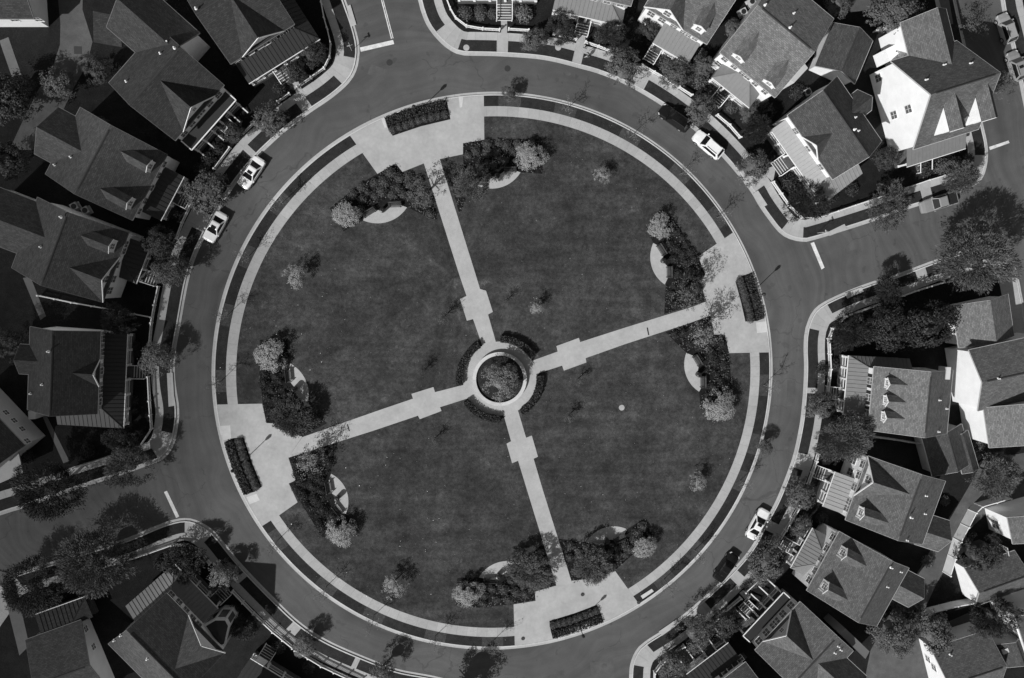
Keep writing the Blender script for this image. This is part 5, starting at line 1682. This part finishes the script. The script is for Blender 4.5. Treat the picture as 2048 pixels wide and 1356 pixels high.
# ------------------------------------------------------------------ street furniture
def lamp(base, label, cross=False, tall=4.6):
    c = G(base).xy
    t = thing('street_lamp', label, 'street lamp', (c.x, c.y, .14), math.atan2(c.y - IC.y, c.x - IC.x), 'lamp posts in the plaza planters')
    mb = MB(); mb.lathe([(.2, 0), (.2, .25), (.12, .4), (.1, .7), (.07, .8)], n=10); mb.build('base', 'dark', t)
    mb = MB(); mb.tube((0, 0, .7), (0, 0, tall - .55), .065, .05, 8); mb.build('pole', 'dark', t)
    mb = MB(); mb.lathe([(.07, tall - .6), (.13, tall - .5), (.2, tall - .3), (.21, tall - .1), (.14, tall + .08)], n=12); mb.build('lantern', 'dark', t, True)
    mb = MB(); mb.lathe([(.24, tall + .08), (.2, tall + .2), (.06, tall + .34), (.02, tall + .46)], n=12); mb.build('lamp_cap', 'dark', t)
    if cross:
        mb = MB(); mb.tube((0, -.6, tall - 1.6), (0, .6, tall - 1.6), .03, .03, 6); mb.build('crossarm', 'dark', t)
lamp((831, 228), 'dark lamp post in the planter of the upper plaza')
lamp((1502, 587), 'dark lamp post in the planter of the right plaza')
lamp((1156, 1243), 'dark lamp post with a cross arm in the planter of the bottom plaza', True)
lamp((484, 925), 'dark lamp post in the planter of the left plaza')
# garden lamp-like sign posts on the corners
def sign(base, rot, label, h=2.3):
    c = G(base).xy
    t = thing('street_sign', label, 'sign', (c.x, c.y, .13), rot)
    mb = MB(); mb.tube((0, 0, 0), (0, 0, h), .035, .035, 6); mb.build('pole', 'unit', t)
    mb = MB(); mb.box((-.38, -.02, h - .05), (.38, .02, h + .2)); mb.build('sign_plate', 'unit', t)
    mb = MB(); mb.box((-.02, -.3, h + .22), (.02, .3, h + .44)); mb.build('sign_plate', 'unit', t)
sign((704, 102), .3, 'pale street name sign on the verge beside the upper stop line')
sign((1634, 466), .3, 'pale street name sign on the verge at the right street corner')
def bench(a, b, away, label, gr):
    p, q = G(a).xy, G(b).xy
    c = (p + q) / 2; d = (q - p); L = max(1.6, min(d.length, 2.1)); d.normalize()
    n = Vector((-d.y, d.x))
    if n.dot(away - c) > 0: n = -n            # backrest on the bed side
    d = Vector((n.y, -n.x))
    t = thing('park_bench', label, 'bench', (c.x, c.y, .15), math.atan2(d.y, d.x), gr)
    mb = MB()
    for k in range(5):
        y = -.26 + k * .115
        mb.box((-L / 2, y, .43), (L / 2, y + .085, .465))
    mb.build('seat', 'wood', t)
    mb = MB()
    for k in range(4):
        z = .56 + k * .1; y = .34 + k * .03
        mb.box((-L / 2, y, z), (L / 2, y + .035, z + .075))
    mb.build('backrest', 'wood', t)
    for sg in (-1, 1):
        x = sg * (L / 2 - .12); mb = MB()
        mb.bar((x, -.24, 0), (x, -.24, .66), .06, .06); mb.bar((x, .3, 0), (x, .45, .95), .06, .06); mb.bar((x, -.28, .42), (x, .32, .42), .05, .05); mb.bar((x, -.28, .66), (x, .36, .66), .07, .04)
        mb.build('leg', 'dark', t)
for k, (e0, e1, am, bn, b0, b1) in ALC.items():
    aw = G(am).xy
    w = BEDW[k]
    for pr in (b0, b1):
        oth = b1 if pr is b0 else b0
        mx = (pr[0][0] + pr[1][0]) / 2; ox = (oth[0][0] + oth[1][0]) / 2; my = (pr[0][1] + pr[1][1]) / 2; oy = (oth[0][1] + oth[1][1]) / 2
        sd = ('left' if mx < ox else 'right') if abs(mx - ox) > abs(my - oy) else ('upper' if my < oy else 'lower')
        bench(pr[0], pr[1], aw, 'slatted bench, ' + sd + ' of two, ' + w.replace(',', '') + ', at the seat recess', 'park benches in the seat recesses')
    c = G(bn).xy
    t = thing('litter_bin', 'round black litter bin between two benches, ' + w.replace(',', '') + ', at the seat recess', 'litter bin', (c.x, c.y, .15), 0, 'litter bins in the seat recesses')
    mb = MB(); mb.lathe([(.26, 0), (.32, .1), (.36, .8), (.38, .95), (.34, .97)], n=14); mb.build('bin_body', 'dark', t)
    mb = MB(); mb.lathe([(.38, .96), (.36, 1.05), (.2, 1.12), (.13, 1.13), (.13, 1.06), (.05, 1.05)], n=14); mb.build('bin_lid', 'dark', t)
# covers let into road and verge
def disc(p, r, label, mat, z, name='manhole_cover', gr=None):
    c = G(p).xy; mb = MB()
    mb.lathe([(r, 0), (r, .012), (r * .86, .014), (r * .84, .009), (.01, .009)], n=18)
    tag(mb.build(name, mat, loc=(c.x, c.y, z)), label, 'cover', gr)
RC = 'manhole covers in the ring road'
for p, l in (((1015, 137), 'dark round manhole cover in the road below the long front steps'), ((1137, 145), 'dark round manhole cover in the road below the two people'), ((779, 125), 'dark round manhole cover in the road below the upper stop line'),
             ((1572, 893), 'dark round manhole cover in the road at the right of the ring'), ((1208, 1332), 'dark round manhole cover near the bottom street mouth'), ((1612, 535), 'dark round manhole cover near the right stop line')):
    disc(p, .42, l, 'alley' if p[0] > 1100 else 'vent', .004, gr=RC)
for p, l in (((1046, 1276), 'grey round utility lid near the lower left corner of the bottom plaza'), ((1165, 1188), 'grey round utility lid in the middle of the bottom plaza'), ((1277, 1204), 'small grey utility lid at the right edge of the bottom plaza')):
    disc(p, .28, l, 'pit', .15, 'utility_lid', 'utility lids in the bottom plaza')
for p, l in (((932.6, 96), 'pale round utility lid in the verge left of the long front steps'), ((1116, 95.5), 'pale round utility lid in the verge left of the two people'), ((1243, 815), 'pale round marker lid on the lower right lawn'), ((1351, 183), 'grey round utility lid in the pavement left of the black car')):
    disc(p, .42, l, 'plaza', .14, 'utility_lid', 'utility lids in the grass')
disc((40, 102), .35, 'x', 'vent', .15) if False else None
mb = MB(); c = G(157, 101).xy; mb.box((c.x - .5, c.y - .5, .148), (c.x + .5, c.y + .5, .165)); tag(mb.build('drain_grate', 'vent'), 'dark square drain grate in the upper left lane', 'drain')

def ac(p, label, fan=True):
    c = G(p).xy
    t = thing('air_conditioner', label, 'air conditioner', (c.x, c.y, .13), .5, 'outdoor air conditioners between houses')
    mb = MB(); mb.box((-.45, -.45, .08), (.45, .45, .95)); mb.box((-.55, -.55, 0), (.55, .55, .08)); mb.build('casing', 'unit', t)
    mb = MB(); mb.lathe([(.36, .95), (.36, .97), (.28, .975), (.1, .98), (.02, .98)], n=16); mb.build('fan_grille', 'dark', t)
ac((155, 414), 'boxy outdoor cooling unit in the dark gap, left one of two, left side')
ac((177, 422), 'boxy outdoor cooling unit in the dark gap, right one of two, left side')
ac((1499, 8), 'boxy outdoor cooling unit with a round fan, nearest the top edge')
ac((1482, 28), 'boxy outdoor cooling unit with a round fan, below its twin near the top edge')
ac((1610, 187), 'boxy outdoor cooling unit beside the pale metal porch house, upper right')

# ------------------------------------------------------------------ cars
def loft(mb, secs, m=0):
    """secs: list of closed rings with equal counts"""
    for a, b in zip(secs, secs[1:]):
        n = len(a)
        for k in range(n):
            j = (k + 1) % n
            mb.poly([a[k], a[j], b[j], b[k]], m)
    mb.poly(secs[0][::-1], m); mb.poly(secs[-1], m)
def car(front, rear, kind, paint, label, sunroof=False, L=None):
    """front / rear: photo pixels of the two ends of the car on the ground"""
    f, r_ = G(front[0], front[1], .5).xy, G(rear[0], rear[1], .5).xy
    c = (f + r_) / 2; d = (f - r_)
    Lr = L or d.length
    rz = math.atan2(d.y, d.x)
    nm = {'sedan': 'sedan', 'suv': 'estate_car', 'pickup': 'pickup_truck'}[kind]
    t = thing(nm, label, {'sedan': 'car', 'suv': 'car', 'pickup': 'pickup truck'}[kind], (c.x, c.y, .01), rz, 'cars parked along the kerbs')
    k = Lr / 4.8
    h = {'sedan': 1.44, 'suv': 1.68, 'pickup': 1.8}[kind]
    belt = {'sedan': .92, 'suv': 1.05, 'pickup': 1.15}[kind]
    hood = belt - .06; tail = {'sedan': belt + .02, 'suv': belt, 'pickup': belt}[kind]
    # x stations: (x, half width, bottom, top)
    ST_ = [(2.4, .5, .38, .58), (2.34, .72, .3, .7), (2.1, .86, .26, .8), (1.6, .92, .25, hood - .03), (1.0, .94, .25, hood), (.2, .95, .25, belt), (-1.0, .95, .25, belt), (-1.7, .93, .26, tail), (-2.15, .87, .3, tail - .03), (-2.35, .76, .36, tail - .12), (-2.4, .6, .42, .7)]
    if kind == 'pickup': ST_ = [(2.4, .6, .5, .8), (2.33, .85, .42, 1.0), (1.9, .95, .4, hood), (1.0, .97, .4, hood), (.3, .98, .4, belt), (-.6, .98, .4, belt), (-2.3, .98, .42, belt), (-2.4, .94, .5, belt - .05)]
    secs = []
    for x, w, z0, z1 in ST_:
        zm = z0 + (z1 - z0) * .55
        ring = [(x, -w * .86, z0), (x, -w, z0 + .12), (x, -w, zm), (x, -w * .93, z1 - .05), (x, -w * .78, z1), (x, 0, z1 + .025), (x, w * .78, z1), (x, w * .93, z1 - .05), (x, w, zm), (x, w, z0 + .12), (x, w * .86, z0)]
        secs.append([(p[0] * k, p[1], p[2]) for p in ring])
    mb = MB(); loft(mb, secs)
    # cabin: pillars and roof skin
    if kind == 'sedan': xb0, xr0, xr1, xb1, wb, wr = 1.05, .3, -.75, -1.6, .84, .6
    elif kind == 'suv': xb0, xr0, xr1, xb1, wb, wr = 1.1, .4, -1.75, -2.2, .87, .68
    else: xb0, xr0, xr1, xb1, wb, wr = .95, .35, -.75, -.95, .87, .68
    xb0, xr0, xr1, xb1 = [q * k for q in (xb0, xr0, xr1, xb1)]
    B = [Vector((xb0, -wb, belt - .02)), Vector((xb0, wb, belt - .02)), Vector((xb1, wb, belt - .02)), Vector((xb1, -wb, belt - .02))]
    T_ = [Vector((xr0, -wr, h - .04)), Vector((xr0, wr, h - .04)), Vector((xr1, wr, h - .04)), Vector((xr1, -wr, h - .04))]
    U = [Vector((xr0 - .12, -wr + .1, h)), Vector((xr0 - .12, wr - .1, h)), Vector((xr1 + .12, wr - .1, h)), Vector((xr1 + .12, -wr + .1, h))]
    for a, b in ((B, T_), (T_, U)):
        for q in range(4):
            w = (q + 1) % 4
            mb.poly([a[q], b[q], b[w], a[w]])
    mb.poly(U[::-1])
    if kind == 'pickup':
        mb.box((-2.25 * k, -.8, belt - .5), (-1.0 * k, .8, belt + .035), 1)
        mb.box((-1.55 * k, -.88, belt), (-1.48 * k, .88, belt + .06), 1)
    body = mb.build('body', [paint, 'dark'], t, True)
    body.data.polygons.foreach_set('use_smooth', [False] * len(body.data.polygons))
    md = body.modifiers.new('edge', 'BEVEL'); md.width = .03; md.segments = 2; md.limit_method = 'ANGLE'
    def glass(name, a, b, c_, d_, e0=.1, e1=.12):
        """inset quad on a-b (lower edge) c-d (upper edge)"""
        a, b, c_, d_ = Vector(a), Vector(b), Vector(c_), Vector(d_)
        def P(u, v): return (a.lerp(b, u)).lerp(d_.lerp(c_, u), v)
        q = [P(e0, e1), P(1 - e0, e1), P(1 - e0, 1 - e1 * .6), P(e0, 1 - e1 * .6)]
        n = (q[1] - q[0]).cross(q[3] - q[0]).normalized()
        m = MB(); up = [p + n * .014 for p in q]; dn = [p - n * .014 for p in q]
        m.poly(up); m.poly(dn[::-1])
        for i in range(4): m.poly([up[i], dn[i], dn[(i + 1) % 4], up[(i + 1) % 4]])
        m.build(name, 'carglass', t)
    glass('windscreen', B[0], B[1], T_[1], T_[0], .06, .06)
    glass('rear_window', B[2], B[3], T_[3], T_[2], .08, .1)
    glass('side_window', B[1], B[2], T_[2], T_[1], .1, .12)
    glass('side_window', B[3], B[0], T_[0], T_[3], .1, .12)
    if sunroof:
        mb = MB(); xm = (xr0 + xr1) / 2 + .28; mb.box((xm - .22, -.34, h - .01), (xm + .22, .34, h + .012)); mb.build('sunroof', 'carglass', t)
    if kind == 'suv':
        for sg in (-1, 1):
            mb = MB(); mb.bar((xr0 - .3, sg * (wr - .1), h + .05), (xr1 + .25, sg * (wr - .1), h + .05), .05, .05); mb.build('roof_rail', 'dark', t)
    R = .33 if kind == 'sedan' else .37
    for x in (1.45 * k, -1.45 * k):
        for sg in (-1, 1):
            y = sg * .87
            mb = MB(); mb.tube((x, y - .1, R), (x, y + .1, R), R, R, 18); w = mb.build('wheel', 'tyre', t)
            mb = MB(); mb.tube((x, y + sg * .09, R), (x, y + sg * .115, R), R * .62, R * .55, 14); mb.build('rim', 'rim', w)
    for sg in (-1, 1):
        mb = MB(); mb.bar((2.28 * k, sg * .62, .68), (2.05 * k, sg * .84, .72), .16, .12); mb.build('headlight', 'lamp', t)
        mb = MB(); mb.bar((-2.33 * k, sg * .62, .82), (-2.18 * k, sg * .84, .84), .14, .12); mb.build('tail_light', 'shutter', t)
        mb = MB(); mb.box((.82 * k, sg * 1.0 - .09, belt + .0), (1.0 * k, sg * 1.0 + .09, belt + .14)); mb.build('mirror', paint, t)
car((489, 367), (518, 324), 'sedan', 'carwhite', 'white saloon parked on the left kerb, the upper of two', True, 4.7)
car((419, 476), (444, 432), 'sedan', 'carwhite', 'white saloon parked on the left kerb, the lower of two', True, 4.4)
car((1327, 222), (1370, 252), 'suv', 'carblack', 'black estate car half under a round tree, upper right', L=4.9)
car((1392, 270), (1439, 310), 'suv', 'carwhite', 'white estate car with dark roof rails parked at upper right', L=4.9)
car((1844, 415), (1905, 396), 'pickup', 'cargrey', 'grey pickup with an open bed on the right hand street', L=5.6)
car((2001, 29), (2020, 87), 'suv', 'carsilver', 'silver estate car on the far right street, the upper of two', L=4.4)
car((2021, 104), (2039, 162), 'suv', 'cargrey', 'grey estate car on the far right street, the lower of two', True, L=4.4)
car((1527, 1024), (1502, 1070), 'sedan', 'carwhite', 'bright white saloon with a sunroof parked on the lower right kerb', True, 4.9)
car((1466, 1113), (1437, 1153), 'sedan', 'carblack', 'black saloon parked on the lower right kerb', False, 4.8)

# ------------------------------------------------------------------ people
def skin_obj(name, joints, edges, radii, mat, parent, root=0, sub=1):
    me = bpy.data.meshes.new(name)
    me.from_pydata([tuple(j) for j in joints], edges, [])
    me.materials.append(M[mat])
    o = bpy.data.objects.new(name, me); COL.objects.link(o); o.parent = parent
    md = o.modifiers.new('skin', 'SKIN'); md.use_smooth_shade = True
    if not me.skin_vertices: me.skin_vertices.new()
    for i, r in enumerate(radii):
        me.skin_vertices[0].data[i].radius = (r, r)
    me.skin_vertices[0].data[root].use_root = True
    s = o.modifiers.new('sub', 'SUBSURF'); s.levels = sub; s.render_levels = sub
    return o
def person(p, rot, label, stride=.28, lean=0.05, arm=.2):
    c = G(p).xy
    t = thing('person', label, 'person', (c.x, c.y, .135), rot, None)
    J = []; E = []; Rr = []
    def add(x, y, z, r, par=None):
        J.append((x, y, z)); Rr.append(r)
        if par is not None: E.append((par, len(J) - 1))
        return len(J) - 1
    pel = add(0, 0, .95, .13)
    spi = add(lean * .5, 0, 1.15, .125, pel); che = add(lean, 0, 1.36, .135, spi); nk = add(lean * 1.2, 0, 1.5, .055, che)
    hd0 = add(lean * 1.3 + .01, 0, 1.6, .085, nk); hd1 = add(lean * 1.3 + .01, 0, 1.72, .085, hd0)
    cl = {}
    for sg in (-1, 1):
        hip = add(0, sg * .1, .88, .095, pel); kn = add(sg * stride * .5 + .05, sg * .1, .5, .062, hip); an = add(sg * stride - .02, sg * .1, .09, .042, kn); toe = add(sg * stride + .16, sg * .11, .045, .036, an)
        sh = add(lean, sg * .19, 1.42, .065, che); el = add(lean - sg * arm * .5, sg * .27, 1.14, .045, sh); wr = add(lean - sg * arm + .08, sg * .26, .92, .03, el)
        pm = add(lean - sg * arm + .1, sg * .26, .85, .034, wr)
        x0 = lean - sg * arm + .1
        for q in range(4):
            a = add(x0 - .03 + .02 * q, sg * .265, .78 - .004 * abs(q - 1.5), .009, pm); add(x0 - .02 + .02 * q + .012, sg * .25, .735 - .008 * abs(q - 1.4), .008, a)
        a = add(x0 + .045, sg * .235, .82, .01, pm); add(x0 + .06, sg * .225, .785, .008, a)
        cl[sg] = (sh, el, wr, hip, kn, an)
    skin_obj('body', J, E, Rr, 'skin', t)
    # clothing
    jj = [J[pel], J[spi], J[che]]; je = [(0, 1), (1, 2)]; jr = [.155, .15, .16]
    for sg in (-1, 1):
        b = len(jj); jj += [J[cl[sg][0]], J[cl[sg][1]], tuple(Vector(J[cl[sg][1]]).lerp(Vector(J[cl[sg][2]]), .85))]; je += [(2, b), (b, b + 1), (b + 1, b + 2)]; jr += [.085, .064, .05]
    skin_obj('jacket', jj, je, jr, 'cloth_d', t)
    jj = [tuple(Vector(J[pel]) - Vector((0, 0, .02)))]; je = []; jr = [.15]
    for sg in (-1, 1):
        b = len(jj); jj += [J[cl[sg][3]], J[cl[sg][4]], tuple(Vector(J[cl[sg][5]]) + Vector((0, 0, .03)))]; je += [(0, b), (b, b + 1), (b + 1, b + 2)]; jr += [.115, .082, .06]
    skin_obj('trousers', jj, je, jr, 'cloth_l', t)
    skin_obj('hair', [(lean * 1.3 - .02, 0, 1.68), (lean * 1.3 - .01, 0, 1.77)], [(0, 1)], [.1, .08], 'cloth_d', t)
    mb = MB()
    for sg in (-1, 1):
        mb.box((lean * 1.3 + .085, sg * .03 - .012, 1.655), (lean * 1.3 + .1, sg * .03 + .012, 1.67))
    mb.box((lean * 1.3 + .085, -.022, 1.575), (lean * 1.3 + .098, .022, 1.583))
    mb.build('face', 'cloth_d', t)
    mb = MB(); mb.bar((lean * 1.3 + .085, 0, 1.65), (lean * 1.3 + .115, 0, 1.615), .025, .02)
    for sg in (-1, 1): mb.box((lean * 1.3 - .02, sg * .088 - .012, 1.61), (lean * 1.3 + .02, sg * .088 + .012, 1.67))
    mb.build('nose', 'skin', t)
person((1173.5, 115), 2.9, 'person in a dark jacket and pale trousers walking on the pavement edge at the top')
person((1168.5, 99), 2.4, 'person in dark clothes standing at the end of the picket fence at the top', .1, .16, .1)
